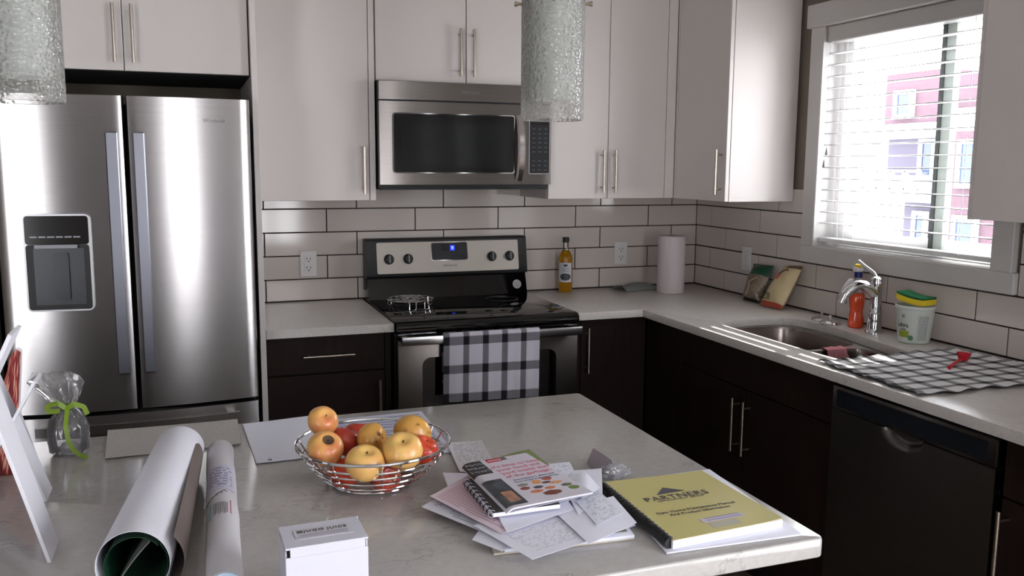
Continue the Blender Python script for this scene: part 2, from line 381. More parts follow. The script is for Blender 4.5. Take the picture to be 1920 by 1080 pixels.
d2 = struct(b, 'door_2', VINYL); fin(box(0.088, 0.092, DY0 + .08, DY1 - .08, DZ0 + .07, DZ1 - .07), 'pane', GLASS, d2)
def portal(loc, sx, sy, d):
    l = bpy.data.lights.new('portal', 'AREA'); l.shape = 'RECTANGLE'; l.size = sx; l.size_y = sy; l.cycles.is_portal = True
    o = bpy.data.objects.new('portal', l); C.objects.link(o); o.location = loc
    o.rotation_euler = Vector(d).to_track_quat('-Z', 'Y').to_euler()
for o_ in OP: portal(((o_[0] + o_[1]) / 2, -7.22, (o_[2] + o_[3]) / 2), o_[1] - o_[0], o_[3] - o_[2], (0, 1, 0))
portal((0.22, (WY0 + WY1) / 2, (WZ0 + WZ1) / 2), 1.0, 1.0, (-1, 0, 0))
portal((0.22, (DY0 + DY1) / 2, (DZ0 + DZ1) / 2), 2.8, 2.3, (-1, 0, 0))

# --- tiles: 1/3 offset running bond, dark grout behind; each tile is a part of its wall
H1, RH, TL, G = 1.0156, 0.105, 0.409, 0.0050
ZR = [CZ, H1, H1 + RH, H1 + 2 * RH, H1 + 3 * RH, H1 + 4 * RH]
struct(box(-2.25, 0.004, 0.004, 0.012, CZ - 0.02, ZR[5] - .002), 'grout_bed', GROUT, wall_back)
b = box(0.004, 0.012, -3.4, 0.004, CZ - 0.02, 1.118); box(0.004, 0.012, -0.868, 0.004, 1.118, ZR[5] - .002, bm=b); box(0.004, 0.012, -3.4, -1.926, 1.118, ZR[5] - .002, bm=b)
struct(b, 'grout_bed', GROUT, wall_right)
def tile(parent, a0, a1, z0, z1, side):
    if a1 - a0 < 0.012 or z1 - z0 < 0.012: return
    g = G / 2; o = random.uniform(-0.0004, 0.0004)
    if side == 'b': bb = box(a0 + g, a1 - g, 0.0 + o, 0.0085, z0 + g, z1 - g, 0.0012)
    else: bb = box(0.0 + o, 0.0085, a0 + g, a1 - g, z0 + g, z1 - g, 0.0012)
    fin(bb, 'tile', TILE, parent)
for r in range(5):
    odd = (r % 2 == 0)
    z0, z1 = ZR[r] + (0.0035 if r == 0 else 0), ZR[r + 1]
    xs = [0.0] + [-((0.2853 - 0.1363 if odd else 0.2853) + i * TL) for i in range(7)]
    for a, c in zip(xs, xs[1:]):
        if a > -2.25: tile(wall_back, max(c, -2.25), a - (-0.001 if a == 0 else 0), z0, z1, 'b')
    ys = [0.0] + [-((0.1385 + 0.1336 if odd else 0.1385) + i * TL) for i in range(9)]
    for a, c in zip(ys, ys[1:]):
        c = max(c, -3.4); zt = min(z1, 1.1195) if r == 1 else z1
        if r <= 1: tile(wall_right, c, a - (-0.001 if a == 0 else 0), z0, zt, 'r')
        else:
            if a > -0.868: tile(wall_right, max(c, -0.868), a - (-0.001 if a == 0 else 0), z0, z1, 'r')
            if c < -1.926: tile(wall_right, c, min(a, -1.928), z0, z1, 'r')

# --- sink window: casing, frame, sashes
cas = box(-0.018, 0.012, -0.945, -0.868, 1.196, 2.105, 0.002)
cas = struct(cas, 'trim_1', TRIM)
fin(box(-0.018, 0.012, -1.914, -1.834, 1.196, 2.105, 0.002), 'side_casing', TRIM, cas)
fin(box(-0.024, 0.012, -1.94, -0.842, 2.105, 2.2, 0.003), 'head_casing', TRIM, cas)
fin(box(-0.018, 0.012, -1.926, -0.868, 1.125, 1.196, 0.002), 'apron', TRIM, cas)
b = box(-0.016, 0.15, WY0 - .001, WY0 + .002, WZ0, WZ1); box(-0.016, 0.15, WY1 - .002, WY1 + .001, WZ0, WZ1, bm=b); box(-0.016, 0.15, WY0 - .001, WY1 + .001, WZ0 - .001, WZ0 + 0.004, bm=b); box(-0.016, 0.15, WY0 - .001, WY1 + .001, WZ1 - .001, WZ1 + .001, bm=b)
fin(b, 'jamb', TRIM, cas)
def fr(y0, y1, z0, z1, x0, x1, wd):
    b = box(x0, x1, y0, y1, z0, z0 + wd, .002); box(x0, x1, y0, y1, z1 - wd, z1, .002, bm=b)
    box(x0, x1, y0, y0 + wd, z0 + wd, z1 - wd, .002, bm=b); box(x0, x1, y1 - wd, y1, z0 + wd, z1 - wd, .002, bm=b); return b
win = struct(fr(WY0 + .001, WY1 - .001, WZ0 + .006, WZ1 - .001, 0.085, 0.145, 0.026), 'window_1', VINYL)
fin(fr(-1.505, -0.972, WZ0 + .034, WZ1 - .03, 0.088, 0.108, 0.036), 'sash', VINYL, win)
s2 = fin(fr(-1.808, -1.475, WZ0 + .034, WZ1 - .03, 0.115, 0.135, 0.036), 'sash', VINYL, win)
fin(box(0.0965, 0.0995, -1.469, -1.008, WZ0 + .07, WZ1 - .066), 'pane', GLASS, win)
fin(box(0.1235, 0.1265, -1.772, -1.511, WZ0 + .07, WZ1 - .066), 'pane', GLASS, win)
fin(box(0.074, 0.0875, -1.493, -1.476, WZ0 + .034, WZ1 - .03), 'weatherstrip', mat('grey_weatherstrip', (70, 74, 74), rough=0.8), win); fin(box(0.078, 0.0875, -1.535, -1.494, WZ0 + .034, WZ1 - .03), 'meeting_stile', mat('stile_grey', (160, 168, 162), rough=0.6), win)
# blind
SL = bpy.data.materials.new('blind_slat'); SL.use_nodes = True; MATS['slat'] = SL
nt = SL.node_tree; nt.nodes.clear(); o_ = N(SL, 'ShaderNodeOutputMaterial'); d_ = N(SL, 'ShaderNodeBsdfDiffuse'); t_ = N(SL, 'ShaderNodeBsdfTranslucent'); x_ = N(SL, 'ShaderNodeMixShader')
d_.inputs[0].default_value = (0.86, 0.86, 0.87, 1); t_.inputs[0].default_value = (0.8, 0.8, 0.82, 1); x_.inputs[0].default_value = 0.12
L(SL, d_.outputs[0], x_.inputs[1]); L(SL, t_.outputs[0], x_.inputs[2]); L(SL, x_.outputs[0], o_.inputs[0])
bl = thing('window_blind', 'white horizontal slat blind in the window over the sink', 'window blind', (0.03, -1.39, 2.1))
fin(box(-0.002, 0.062, WY0 + .004, WY1 - .004, 2.037, 2.103, .004), 'valance', TRIM, bl)
zz = 1.995; sl0 = None
while zz > 1.262:
    if sl0 is None: sl0 = fin(sheet(lambda u, v: (0.008 + 0.044 * u, WY0 + .008 + (WY1 - WY0 - .016) * v, zz + 0.0015 * math.sin(PI * u)), 4, 1, 0.0030), 'slat', SL, bl); z_first = zz
    else:
        c_ = sl0.copy(); C.objects.link(c_); c_.parent = bl; c_.location = (0, 0, zz - z_first)
    zz -= 0.0465
fin(box(0.006, 0.056, WY0 + .008, WY1 - .008, 1.218, 1.236, .003), 'bottom_rail', VINYL, bl)
for y in (-1.10, -1.68):
    for x in (0.005, 0.057): fin(tube([(x, y, 1.23), (x, y, 2.04)], 0.0009, 5), 'ladder_cord', VINYL, bl)
for y, z in ((-0.985, 1.60), (-0.973, 1.55)):
    c_ = fin(tube([(-0.001, y, z), (-0.001, y, 2.04)], 0.0008, 5), 'pull_cord', VINYL, bl)
    fin(lathe([(0.001, 0.03), (0.004, 0.012), (0.006, 0.0), (0, -0.001)], (-0.004, y, z - 0.02), 10), 'tassel', mat('tassel_grey', (120, 118, 116), 0.5), c_)

# --- building outside
BRK = mat('brick_red', (78, 48, 55), rough=0.9)
bb_ = BRK.node_tree.nodes['Principled BSDF']; tcb = N(BRK, 'ShaderNodeTexCoord'); br = N(BRK, 'ShaderNodeTexBrick'); mpb = N(BRK, 'ShaderNodeMapping'); mpb.inputs['Rotation'].default_value = (0, R(90), 0)
sx_ = N(BRK, 'ShaderNodeSeparateXYZ'); cx_ = N(BRK, 'ShaderNodeCombineXYZ'); L(BRK, tcb.outputs['Object'], sx_.inputs[0]); L(BRK, sx_.outputs['Y'], cx_.inputs[0]); L(BRK, sx_.outputs['Z'], cx_.inputs[1])
br.inputs['Scale'].default_value = 9; br.inputs['Color1'].default_value = lin((82, 60, 67)); br.inputs['Color2'].default_value = lin((72, 54, 62)); br.inputs['Mortar'].default_value = lin((94, 76, 84))
L(BRK, cx_.outputs[0], br.inputs['Vector']); L(BRK, br.outputs[0], bb_.inputs['Base Color'])
SID = mat('exterior_white_siding', (225, 225, 230), rough=0.8); EXG = mat('exterior_grey_siding', (74, 70, 82), rough=0.8)
ext = thing('apartment_building', 'red brick apartment building with white balconies seen through the blind', 'building', (13.5, 9, -3.2))
fin(box(12.0, 16, 4, 10.2, -3.2, 2.25), 'brick_wall', BRK, ext)
fin(box(12.0, 16, 4, 10.2, 2.25, 2.7), 'cornice', SID, ext)
fin(box(12.6, 16, 10.2, 20, -3.2, 2.4), 'siding_wall', SID, ext)
fin(box(12.2, 16, 10.4, 11.9, 2.45, 3.55), 'dormer_wall', BRK, ext)
fin(box(11.9, 16, 10.2, 12.3, 2.2, 2.45), 'fascia', SID, ext)
fin(box(12.55, 12.62, 10.6, 12.1, 1.35, 2.15), 'recess_wall', EXG, ext)
fin(box(12.55, 12.62, 10.6, 11.5, -0.1, 0.75), 'recess_wall', EXG, ext)
fin(box(11.7, 12.6, 10.2, 12.4, 0.82, 1.02), 'balcony_slab', SID, ext)
fin(box(11.7, 12.6, 10.2, 12.4, -0.45, -0.2), 'balcony_slab', SID, ext)
EGL = mat('exterior_window_glass', (50, 62, 84), rough=0.1)
for (y0, y1, z0, z1) in ((10.75, 11.05, 1.35, 2.05), (9.05, 9.5, 1.2, 2.0), (9.05, 9.5, -0.3, 0.5), (7.6, 8.1, 1.2, 2.0), (10.85, 11.1, -0.05, 0.5), (11.1, 11.5, 2.65, 3.1)):
    xx = 12.0 if y1 < 10.2 else (12.2 if z0 > 2.4 else 12.55)
    wf = fin(fr(y0 - .08, y1 + .08, z0 - .08, z1 + .08, xx - 0.1, xx - 0.01, 0.09), 'window', SID, ext)
    fin(box(xx - 0.06, xx - 0.03, y0, y1, z0, z1), 'pane', EGL, wf)
rl = box(11.72, 11.77, 10.3, 12.3, 1.42, 1.47); box(11.72, 11.77, 10.3, 12.3, 1.05, 1.09, bm=rl)
for k in range(5):
    y = 10.32 + k * 0.4
    tube([(11.745, y, 1.07), (11.745, y + .38, 1.44)], 0.018, 6, bm=rl); tube([(11.745, y + .38, 1.07), (11.745, y, 1.44)], 0.018, 6, bm=rl); box(11.72, 11.77, y - .03, y + .01, 1.05, 1.45, bm=rl)
fin(rl, 'balcony_railing', SID, ext)
struct(box(0.5, 60, -30, 60, -3.5, -3.2), 'ground_outside', mat('pale_concrete', (190, 190, 190), rough=0.9))

# ================================================================== COUNTERTOPS
cb = [(-0.535, -1.04), (-0.40, -1.005), (-0.22, -1.015), (-0.165, -1.08), (-0.16, -1.30), (-0.185, -1.42), (-0.215, -1.60), (-0.235, -1.77), (-0.33, -1.795), (-0.50, -1.79), (-0.545, -1.74), (-0.545, -1.40), (-0.545, -1.10)]
cut = chaikin(cb, 2)
outer = [(-0.0005, -0.0005), (-0.981, -0.0005), (-0.981, -0.672), (-0.672, -0.672), (-0.672, -3.35), (-0.0005, -3.35)]
def bevel_top(bm, w=0.004):
    es = [e for e in bm.edges if len(e.link_faces) == 2 and abs(e.link_faces[0].normal.z) + abs(e.link_faces[1].normal.z) < 1.5 and abs(e.link_faces[0].normal.z) + abs(e.link_faces[1].normal.z) > 0.5]
    bmesh.ops.bevel(bm, geom=es, offset=w, segments=3, profile=0.5, affect='EDGES'); return bm
b = ring_plate(outer, [cut], CZ - 0.033, CZ); bmesh.ops.recalc_face_normals(b, faces=b.faces); b.normal_update(); bevel_top(b, 0.003)
tag(fin(b, 'countertop', STONE, smooth=20, origin=(-0.4, -1.0, CZ - 0.033)), 'L-shaped white quartz countertop running around the corner with the sink cut into it', 'countertop')
b = box(-2.249, -1.7665, -0.672, -0.0005, CZ - 0.033, CZ); bevel_top(b, 0.003)
tag(fin(b, 'countertop', STONE, smooth=20, origin=(-2.0, -0.33, CZ - 0.033)), 'short white quartz countertop between the fridge panel and the range', 'countertop')
b = prism(rrect(-3.6, -1.515, -2.862, -1.862, 0.012, 4), CZ - 0.036, CZ); bmesh.ops.recalc_face_normals(b, faces=b.faces); b.normal_update(); bevel_top(b, 0.005)
tag(fin(b, 'countertop', STONE2, smooth=20, origin=(-2.5, -2.36, CZ - 0.036)), 'grey veined quartz island countertop holding the fruit bowl and papers', 'countertop')

# ================================================================== BASE CABINETS
def carcass(x0, x1, y0, y1, z0, z1, parent, m=DARKIN): return fin(box(x0, x1, y0, y1, z0, z1), 'carcass', m, parent)
FY = -0.625                                 # face of the back run's doors
t = thing('base_cabinet', 'dark wood base cabinet with one drawer over a door, left of the range', 'cabinet', (-2.01, -0.3, 0))
carcass(-2.248, -1.772, -0.603, -0.003, 0.1, 0.879, t)
d = fin(box(-2.246, -1.796, FY, -0.604, 0.728, 0.872, .0015), 'drawer', DARK, t); bar_handle(d, (-2.114, FY, 0.798), (-1.917, FY, 0.798), (0, -1, 0), 0.005, 0.03)
d = fin(box(-2.246, -1.796, FY, -0.604, 0.115, 0.722, .0015), 'door', DARK, t); bar_handle(d, (-1.820, FY, 0.688), (-1.820, FY, 0.49), (0, -1, 0), 0.005, 0.03)
fin(box(-1.793, -1.770, FY + .002, -0.604, 0.1, 0.875), 'filler', DARK, t); fin(box(-2.248, -1.772, -0.56, -0.003, 0, 0.1), 'toe_kick', DARKIN, t)
t = thing('base_cabinet', 'dark wood base cabinet with a single door, right of the range', 'cabinet', (-0.8, -0.3, 0))
carcass(-0.978, -0.628, -0.603, -0.003, 0.1, 0.879, t)
fin(box(-0.978, -0.945, FY + .002, -0.604, 0.1, 0.875), 'filler', DARK, t)
d = fin(box(-0.942, -0.630, FY, -0.604, 0.115, 0.872, .0015), 'door', DARK, t); bar_handle(d, (-0.917, FY, 0.842), (-0.917, FY, 0.645), (0, -1, 0), 0.005, 0.03)
fin(box(-0.978, -0.60, -0.56, -0.003, 0, 0.1), 'toe_kick', DARKIN, t)
FX = -0.625
t = thing('base_cabinet', 'dark wood blind corner cabinet under the counter bend', 'cabinet', (-0.3, -0.75, 0))
carcass(-0.603, -0.003, -0.925, -0.64, 0.1, 0.879, t); fin(box(FX, -0.604, -0.925, -0.628, 0.115, 0.872, .0015), 'panel', DARK, t); fin(box(-0.56, -0.003, -0.925, -0.64, 0, 0.1), 'toe_kick', DARKIN, t)
t = thing('base_cabinet', 'dark wood sink base cabinet with two doors and paired bar handles', 'cabinet', (-0.3, -1.38, 0))
b = box(-0.603, -0.003, -0.947, -0.929, 0.1, 0.879); box(-0.603, -0.003, -1.834, -1.816, 0.1, 0.879, bm=b); box(-0.603, -0.003, -1.816, -0.947, 0.1, 0.118, bm=b)
fin(b, 'carcass', DARKIN, t)
fin(box(FX, -0.604, -1.832, -0.929, 0.728, 0.872, .0015), 'false_drawer_front', DARK, t)
for y0, y1, yh in ((-1.369, -0.929, -1.338), (-1.832, -1.373, -1.405)):
    d = fin(box(FX, -0.604, y0, y1, 0.115, 0.722, .0015), 'door', DARK, t); bar_handle(d, (FX, yh, 0.69), (FX, yh, 0.488), (-1, 0, 0), 0.005, 0.032)
fin(box(-0.56, -0.54, -1.834, -0.929, 0, 0.1), 'toe_kick', DARKIN, t)
t = thing('base_cabinet', 'dark wood drawer and door base cabinet to the right of the dishwasher', 'cabinet', (-0.3, -2.7, 0))
carcass(-0.603, -0.003, -3.34, -2.452, 0.1, 0.879, t)
d = fin(box(FX, -0.604, -2.90, -2.455, 0.722, 0.872, .0015), 'drawer', DARK, t); bar_handle(d, (FX, -2.56, 0.80), (FX, -2.76, 0.80), (-1, 0, 0), 0.006, 0.032)
d = fin(box(FX, -0.604, -2.90, -2.455, 0.115, 0.716, .0015), 'door', DARK, t); bar_handle(d, (FX, -2.478, 0.695), (FX, -2.478, 0.48), (-1, 0, 0), 0.006, 0.036)
fin(box(FX, -0.604, -3.338, -2.904, 0.115, 0.872, .0015), 'door', DARK, t)
fin(box(-0.56, -0.003, -3.34, -2.452, 0, 0.1), 'toe_kick', DARKIN, t)
t = thing('kitchen_island', 'dark wood kitchen island base under the papers and fruit bowl', 'island', (-2.5, -2.3, 0))
carcass(-3.56, -1.60, -2.56, -1.92, 0.1, 0.877, t); fin(box(-3.56, -1.58, -2.58, -2.561, 0.0, 0.877, .001), 'back_panel', DARK, t)
fin(box(-1.60, -1.58, -2.56, -1.90, 0.0, 0.877, .001), 'end_panel', DARK, t)
for k in range(4): x = -3.56 + k * 0.49; fin(box(x + .002, x + .487, -1.92, -1.901, 0.115, 0.87, .001), 'door', DARK, t)
fin(box(-3.56, -1.60, -2.56, -1.98, 0, 0.1), 'toe_kick', DARKIN, t)

# ================================================================== WALL CABINETS
UY, UX = -0.352, -0.352
ZB, ZT = 1.381, 2.44
HB = 0.032
t = thing('wall_cabinet', 'tall white wall cabinet with one wide slab door, left of the microwave', 'cabinet', (-2.0, -0.17, ZB))
carcass(-2.24, -1.765, -0.331, -0.002, ZB, ZT, t, CABIN)
d = fin(box(-2.238, -1.792, UY, -0.333, ZB, ZT, .0015), 'door', CAB, t); bar_handle(d, (-1.817, UY, 1.601), (-1.817, UY, 1.408), (0, -1, 0), .0055, .028)
fin(box(-1.789, -1.765, UY + .001, -0.333, ZB, ZT, .001), 'filler', CAB, t)
t = thing('wall_cabinet', 'short two-door white wall cabinet above the microwave', 'cabinet', (-1.37, -0.17, 1.872))
carcass(-1.761, -0.996, -0.331, -0.002, 1.872, ZT, t, CABIN)
for x0, x1, xh in ((-1.759, -1.374, -1.402), (-1.370, -0.998, -1.344)):
    d = fin(box(x0, x1, UY, -0.333, 1.872, ZT, .0015), 'door', CAB, t); bar_handle(d, (xh, UY, 2.094), (xh, UY, 1.898), (0, -1, 0), .0055, .03)
t = thing('wall_cabinet', 'tall white wall cabinet with two slab doors, right of the microwave', 'cabinet', (-0.7, -0.17, ZB))
carcass(-0.992, -0.40, -0.331, -0.002, ZB, ZT, t, CABIN)
for x0, x1, xh in ((-0.990, -0.6985, -0.729), (-0.6955, -0.402, -0.669)):
    d = fin(box(x0, x1, UY, -0.333, ZB, ZT, .0015), 'door', CAB, t); bar_handle(d, (xh, UY, 1.601), (xh, UY, 1.407), (0, -1, 0), .0055, .03)
fin(box(-0.399, -0.352, UY + .001, -0.333, ZB, ZT, .001), 'filler', CAB, t)
t = thing('wall_cabinet', 'white corner wall cabinet beside the window, its side brightly lit', 'cabinet', (-0.17, -0.57, ZB))
carcass(-0.331, -0.002, -0.765, -0.003, ZB, ZT, t, CABIN)
d = fin(box(UX, -0.333, -0.779, -0.372, ZB, ZT, .0015), 'door', CAB, t); bar_handle(d, (UX, -0.748, 1.602), (UX, -0.748, 1.411), (-1, 0, 0), .0055, .03)
fin(box(-0.332, -0.002, -0.781, -0.766, ZB - .001, ZT, .001), 'end_panel', CAB, t)
fin(box(UX + .001, -0.333, -0.369, -0.353, ZB, ZT, .001), 'filler', CAB, t)
t = thing('wall_cabinet', 'white wall cabinet at the far right, nearer than the window', 'cabinet', (-0.17, -2.5, ZB))
carcass(-0.331, -0.002, -2.94, -2.03, ZB + .001, ZT, t, CABIN)
fin(box(-0.349, -0.002, -2.046, -2.030, ZB, ZT, .001), 'end_panel', CAB, t)
for y0, y1 in ((-2.49, -2.048), (-2.94, -2.493)): fin(box(UX, -0.333, y0, y1, ZB + .002, ZT, .0015), 'door', CAB, t)
t = thing('wall_cabinet', 'deep white two-door cabinet above the refrigerator', 'cabinet', (-2.69, -0.3, 1.845))
carcass(-3.10, -2.274, -0.60, -0.002, 1.846, ZT, t, CABIN)
for x0, x1, xh in ((-3.098, -2.6905, -2.716), (-2.6875, -2.276, -2.657)):
    d = fin(box(x0, x1, -0.622, -0.602, 1.845, ZT, .0015), 'door', CAB, t); bar_handle(d, (xh, -0.622, 2.066), (xh, -0.622, 1.87), (0, -1, 0), .0055, .03)
fin(box(-3.098, -2.276, -0.598, -0.02, 1.8435, 1.8455), 'underside', GAPSHADE, t)  # thin dark sheet, the shade above the fridge put into colour
tag(fin(box(-2.2715, -2.251, -0.672, -0.002, 0.0, ZT, .001), 'gable_panel', CAB, origin=(-2.26, -0.33, 0)), 'tall white gable panel standing between the fridge and the counter', 'panel')
tag(fin(box(-3.135, -3.112, -0.672, -0.002, 0.0, ZT, .001), 'gable_panel', DARK, origin=(-3.12, -0.33, 0)), 'dark gable panel standing at the left edge of the fridge', 'panel')

# ================================================================== REFRIGERATOR
t = thing('refrigerator', 'stainless steel french door refrigerator with water dispenser', 'refrigerator', (-2.685, -0.4, 0))
fin(box(-3.075, -2.297, -0.745, -0.03, 0.02, 1.725, .004), 'body', mat('fridge_side_grey', (62, 62, 64), rough=0.5), t)
FXC, FHW = -2.6845, 0.3945
def fcurve(x): u = (x - FXC) / FHW; return -0.815 - 0.036 * (1 - u * u)
def fdoor(x0, x1, z0, z1, name, parent, holes=None, mt=STEEL):
    n = 22; xs = [x0 + (x1 - x0) * i / n for i in range(n + 1)]
    poly = [(x, fcurve(x)) for x in xs]
    poly[0] = (x0, fcurve(x0) + 0.012); poly.insert(1, (x0 + 0.004, fcurve(x0) + 0.002)); poly[-1] = (x1, fcurve(x1) + 0.012); poly.insert(-1, (x1 - 0.004, fcurve(x1) + 0.002))
    poly += [(x1, -0.748), (x0, -0.748)]
    return prism(poly, z0, z1, 'z')
ld = fin(fdoor(-3.077, -2.688, 0.705, 1.745, 'door', t), 'door', STEEL, t, smooth=30)
rd = fin(fdoor(-2.679, -2.291, 0.705, 1.745, 'door', t), 'door', STEEL, t, smooth=30)
dw_ = fin(fdoor(-3.077, -2.291, 0.06, 0.690, 'drawer', t), 'freezer_drawer', STEEL, t, smooth=30)
HMAT = mat('handle_satin', (160, 162, 172), 0.34, 1.0)
for pr, x0, x1 in ((ld, -2.7425, -2.7055), (rd, -2.661, -2.626)):
    yb = fcurve((x0 + x1) / 2)
    bm = box(x0, x1, yb - 0.036, yb - 0.028, 0.835, 1.628, .003); box(x0 + .004, x1 - .004, yb - .03, yb + .003, 0.845, 0.875, bm=bm); box(x0 + .004, x1 - .004, yb - .03, yb + .003, 1.588, 1.618, bm=bm)
    fin(bm, 'handle', HMAT, pr)
pts = []
hb = prism([(x, fcurve(x) - 0.055) for x in [-3.0 + 0.64 * i / 16 for i in range(17)]] + [(x, fcurve(x) - 0.043) for x in [-2.36 - 0.64 * i / 16 for i in range(17)]], 0.640, 0.672, 'z')
for x in (-2.98, -2.39): box(x - .012, x + .012, fcurve(x) - .045, fcurve(x) + .003, 0.645, 0.667, bm=hb)
fin(hb, 'handle', STEEL, dw_)
# dispenser: a plate on the left door with a recessed bay
def onfr(x): return fcurve(x)
dx0, dx1, dz0, dz1 = -3.002, -2.803, 1.050, 1.366
fx = lambda x, d: (x, fcurve(-2.9) + (x + 2.9) * (fcurve(-2.80) - fcurve(-3.0)) / 0.2 - d)
def disp_box(x0, x1, z0, z1, d0, d1, r=0.0):
    sl = (fcurve(-2.80) - fcurve(-3.0)) / 0.2; base = fcurve(-2.9)
    poly = rrect(x0, x1, z0, z1, r, 5) if r > 0 else [(x0, z0), (x1, z0), (x1, z1), (x0, z1)]
    bm = prism(poly, 0, 1, 'y')
    for v in bm.verts: d = d0 if v.co.y < 0.5 else d1; v.co.y = base + (v.co.x + 2.9) * sl - d
    return bm
rim = disp_box(dx0, dx1, dz0, dz1, -0.004, 0.010, 0.018)
dp = fin(rim, 'dispenser', mat('dispenser_rim', (205, 205, 208), rough=0.3, metal=.4), ld)
# ring look: inner panels sit proud of the chrome border
fin(disp_box(dx0 + .006, dx1 - .006, 1.268, dz1 - .006, 0.0098, 0.0125, 0.010), 'dispenser_display', mat('dispenser_display', (30, 27, 25), rough=0.12), ld)
fin(disp_box(dx0 + .006, dx1 - .006, dz0 + .006, 1.2675, 0.0098, 0.0115, 0.010), 'dispenser_bay', BLACKP, ld)
fin(disp_box(dx0 + .028, dx1 - .022, dz0 + .022, 1.256, 0.0113, 0.0130, 0.004), 'dispenser_back', mat('dispenser_back', (52, 55, 60), rough=0.3), ld)
fin(disp_box(dx0 + .033, dx1 - .040, 1.257, 1.268, 0.0115, 0.024, 0.002), 'dispenser_lip', LGREY, ld)
fin(disp_box(-2.915, -2.872, 1.088, 1.24, 0.0125, 0.020, 0.006), 'paddle', mat('paddle_dark', (38, 41, 46), rough=0.25), ld)
for k in range(6): x = dx0 + .020 + k * 0.0255; fin(disp_box(x, x + .021, 1.290, 1.295, 0.012, 0.0135), 'button', LGREY, ld)
lettering('Whirlpool', rd, mat('logo_grey', (120, 118, 122), 0.4, 0.6), (-2.409, fcurve(-2.409) - .001, 1.672), (1, fcurve(-2.40) * 10 - fcurve(-2.50) * 10, 0), (0, 0, 1), 0.017)

# ================================================================== RANGE
RX0, RX1 = -1.7615, -0.986
t = thing('range', 'stainless and black electric range with a checked towel on its handle', 'stove', (-1.374, -0.35, 0))
fin(box(RX0, RX1, -0.655, -0.05, 0.02, 0.905), 'body', BLACKP, t)
b = box(RX0 - .001, RX1 + .001, -0.66, -0.055, 0.906, 0.921, .004, 2)
ct = fin(b, 'cooktop', BLACKGL, t)
# rounded front lip
prof = [(-0.655, 0.921), (-0.675, 0.9205), (-0.690, 0.916), (-0.699, 0.906), (-0.702, 0.893), (-0.700, 0.880), (-0.690, 0.874), (-0.655, 0.874)]
fin(prism(prof, RX0, RX1, 'x'), 'front_lip', BLACKG, t)
fin(box(RX0 + .004, RX1 - .004, -0.692, -0.657, 0.868, 0.874), 'lip_trim', CHROME, t)
for (x, y, r_) in ((-1.60, -0.50, .09), (-1.16, -0.50, .105), (-1.60, -0.22, .075), (-1.16, -0.22, .075)):
    fin(lathe([(r_ - .0015, 0), (r_ - .0015, .0006), (r_, .0006), (r_, 0)], (x, y, 0.9209), 40), 'burner_ring', mat('burner_grey', (40, 40, 42), 0.3), ct)
# backguard
sp = prism([(-0.052, 0.919), (-0.105, 0.919), (-0.072, 1.022), (-0.052, 1.022)], RX0 + .006, RX1 - .004, 'x')
spo = fin(sp, 'splash_panel', BLACKG, t)
bg_ = prism([(-0.012, 0.96), (-0.05, 0.96), (-0.05, 1.018), (-0.088, 1.020), (-0.093, 1.032), (-0.068, 1.186), (-0.058, 1.193), (-0.012, 1.193)], RX0, RX1, 'x')
bgo = fin(bg_, 'backguard', BLACKP, t)
# tilted control face coordinates
def cf(x, s, d):                            # s 0..1 up the face, d out of it
    a = Vector((0, -0.093, 1.032)); c_ = Vector((0, -0.068, 1.186)); v = a.lerp(c_, s); n_ = Vector((0, -(c_.z - a.z), (c_.y - a.y))).normalized()
    p = v + n_ * d; return Vector((x, p.y, p.z))
def cfplate(x0, x1, s0, s1, d0, d1, r=0.0):
    poly = rrect(x0, x1, s0 * 0.156, s1 * 0.156, r, 4) if r else [(x0, s0 * .156), (x1, s0 * .156), (x1, s1 * .156), (x0, s1 * .156)]
    bm = prism(poly, 0, 1, 'y')
    for v in bm.verts: v.co = cf(v.co.x, v.co.z / 0.156, d0 if v.co.y < 0.5 else d1)
    return bm
cp = fin(cfplate(-1.712, -1.030, 0.03, 0.94, -0.001, 0.003, 0.007), 'control_panel', mat('control_silver', (172, 166, 158), rough=0.42, metal=0.75), t)
fin(cfplate(-1.459, -1.283, 0.37, 0.915, 0.002, 0.0045, 0.010), 'display_border', CHROME, cp)
dsp = fin(cfplate(-1.456, -1.286, 0.39, 0.895, 0.0035, 0.0055, 0.009), 'display', mat('display_dark', (42, 44, 50), rough=0.2), cp)
fin(cfplate(-1.405, -1.335, 0.64, 0.84, 0.005, 0.0062), 'clock_window', mat('clock_black', (10, 12, 30), rough=0.2), cp)
EM = mat('clock_blue', (20, 30, 255), 0.4); setp(EM.node_tree.nodes['Principled BSDF'], Emission_Color=(0.02, 0.06, 1.0, 1), Emission_Strength=0.5)
fin(cfplate(-1.368, -1.345, 0.66, 0.82, 0.006, 0.0066), 'clock_backlight', EM, cp)
EM2 = mat('clock_digit', (150, 170, 255), 0.4); setp(EM2.node_tree.nodes['Principled BSDF'], Emission_Color=(0.4, 0.5, 1.0, 1), Emission_Strength=1.2)
lettering('0', cp, EM2, cf(-1.3565, .74, .0068), (1, 0, 0), (0, .16, 1), 0.02)
for x in (-1.657, -1.568, -1.164, -1.075):
    k_ = lathe([(0.0, 0.0), (0.0235, 0.0), (0.0235, 0.003), (0.0195, 0.004), (0.018, 0.018), (0.016, 0.020), (0, 0.0205)], (0, 0, 0), 28)
    M = Matrix.Translation(cf(x, 0.45, .003)) @ (Vector((0, -0.156, 0.025)).to_track_quat('Z', 'Y').to_matrix().to_4x4()); k_.transform(M)
    ko = fin(k_, 'knob', BLACKP, t); kb = box(-.0025, .0025, -.017, .017, .0195, .024, .001); kb.transform(M @ Matrix.Rotation(0, 4, 'Z')); fin(kb, 'knob_grip', LGREY, ko)
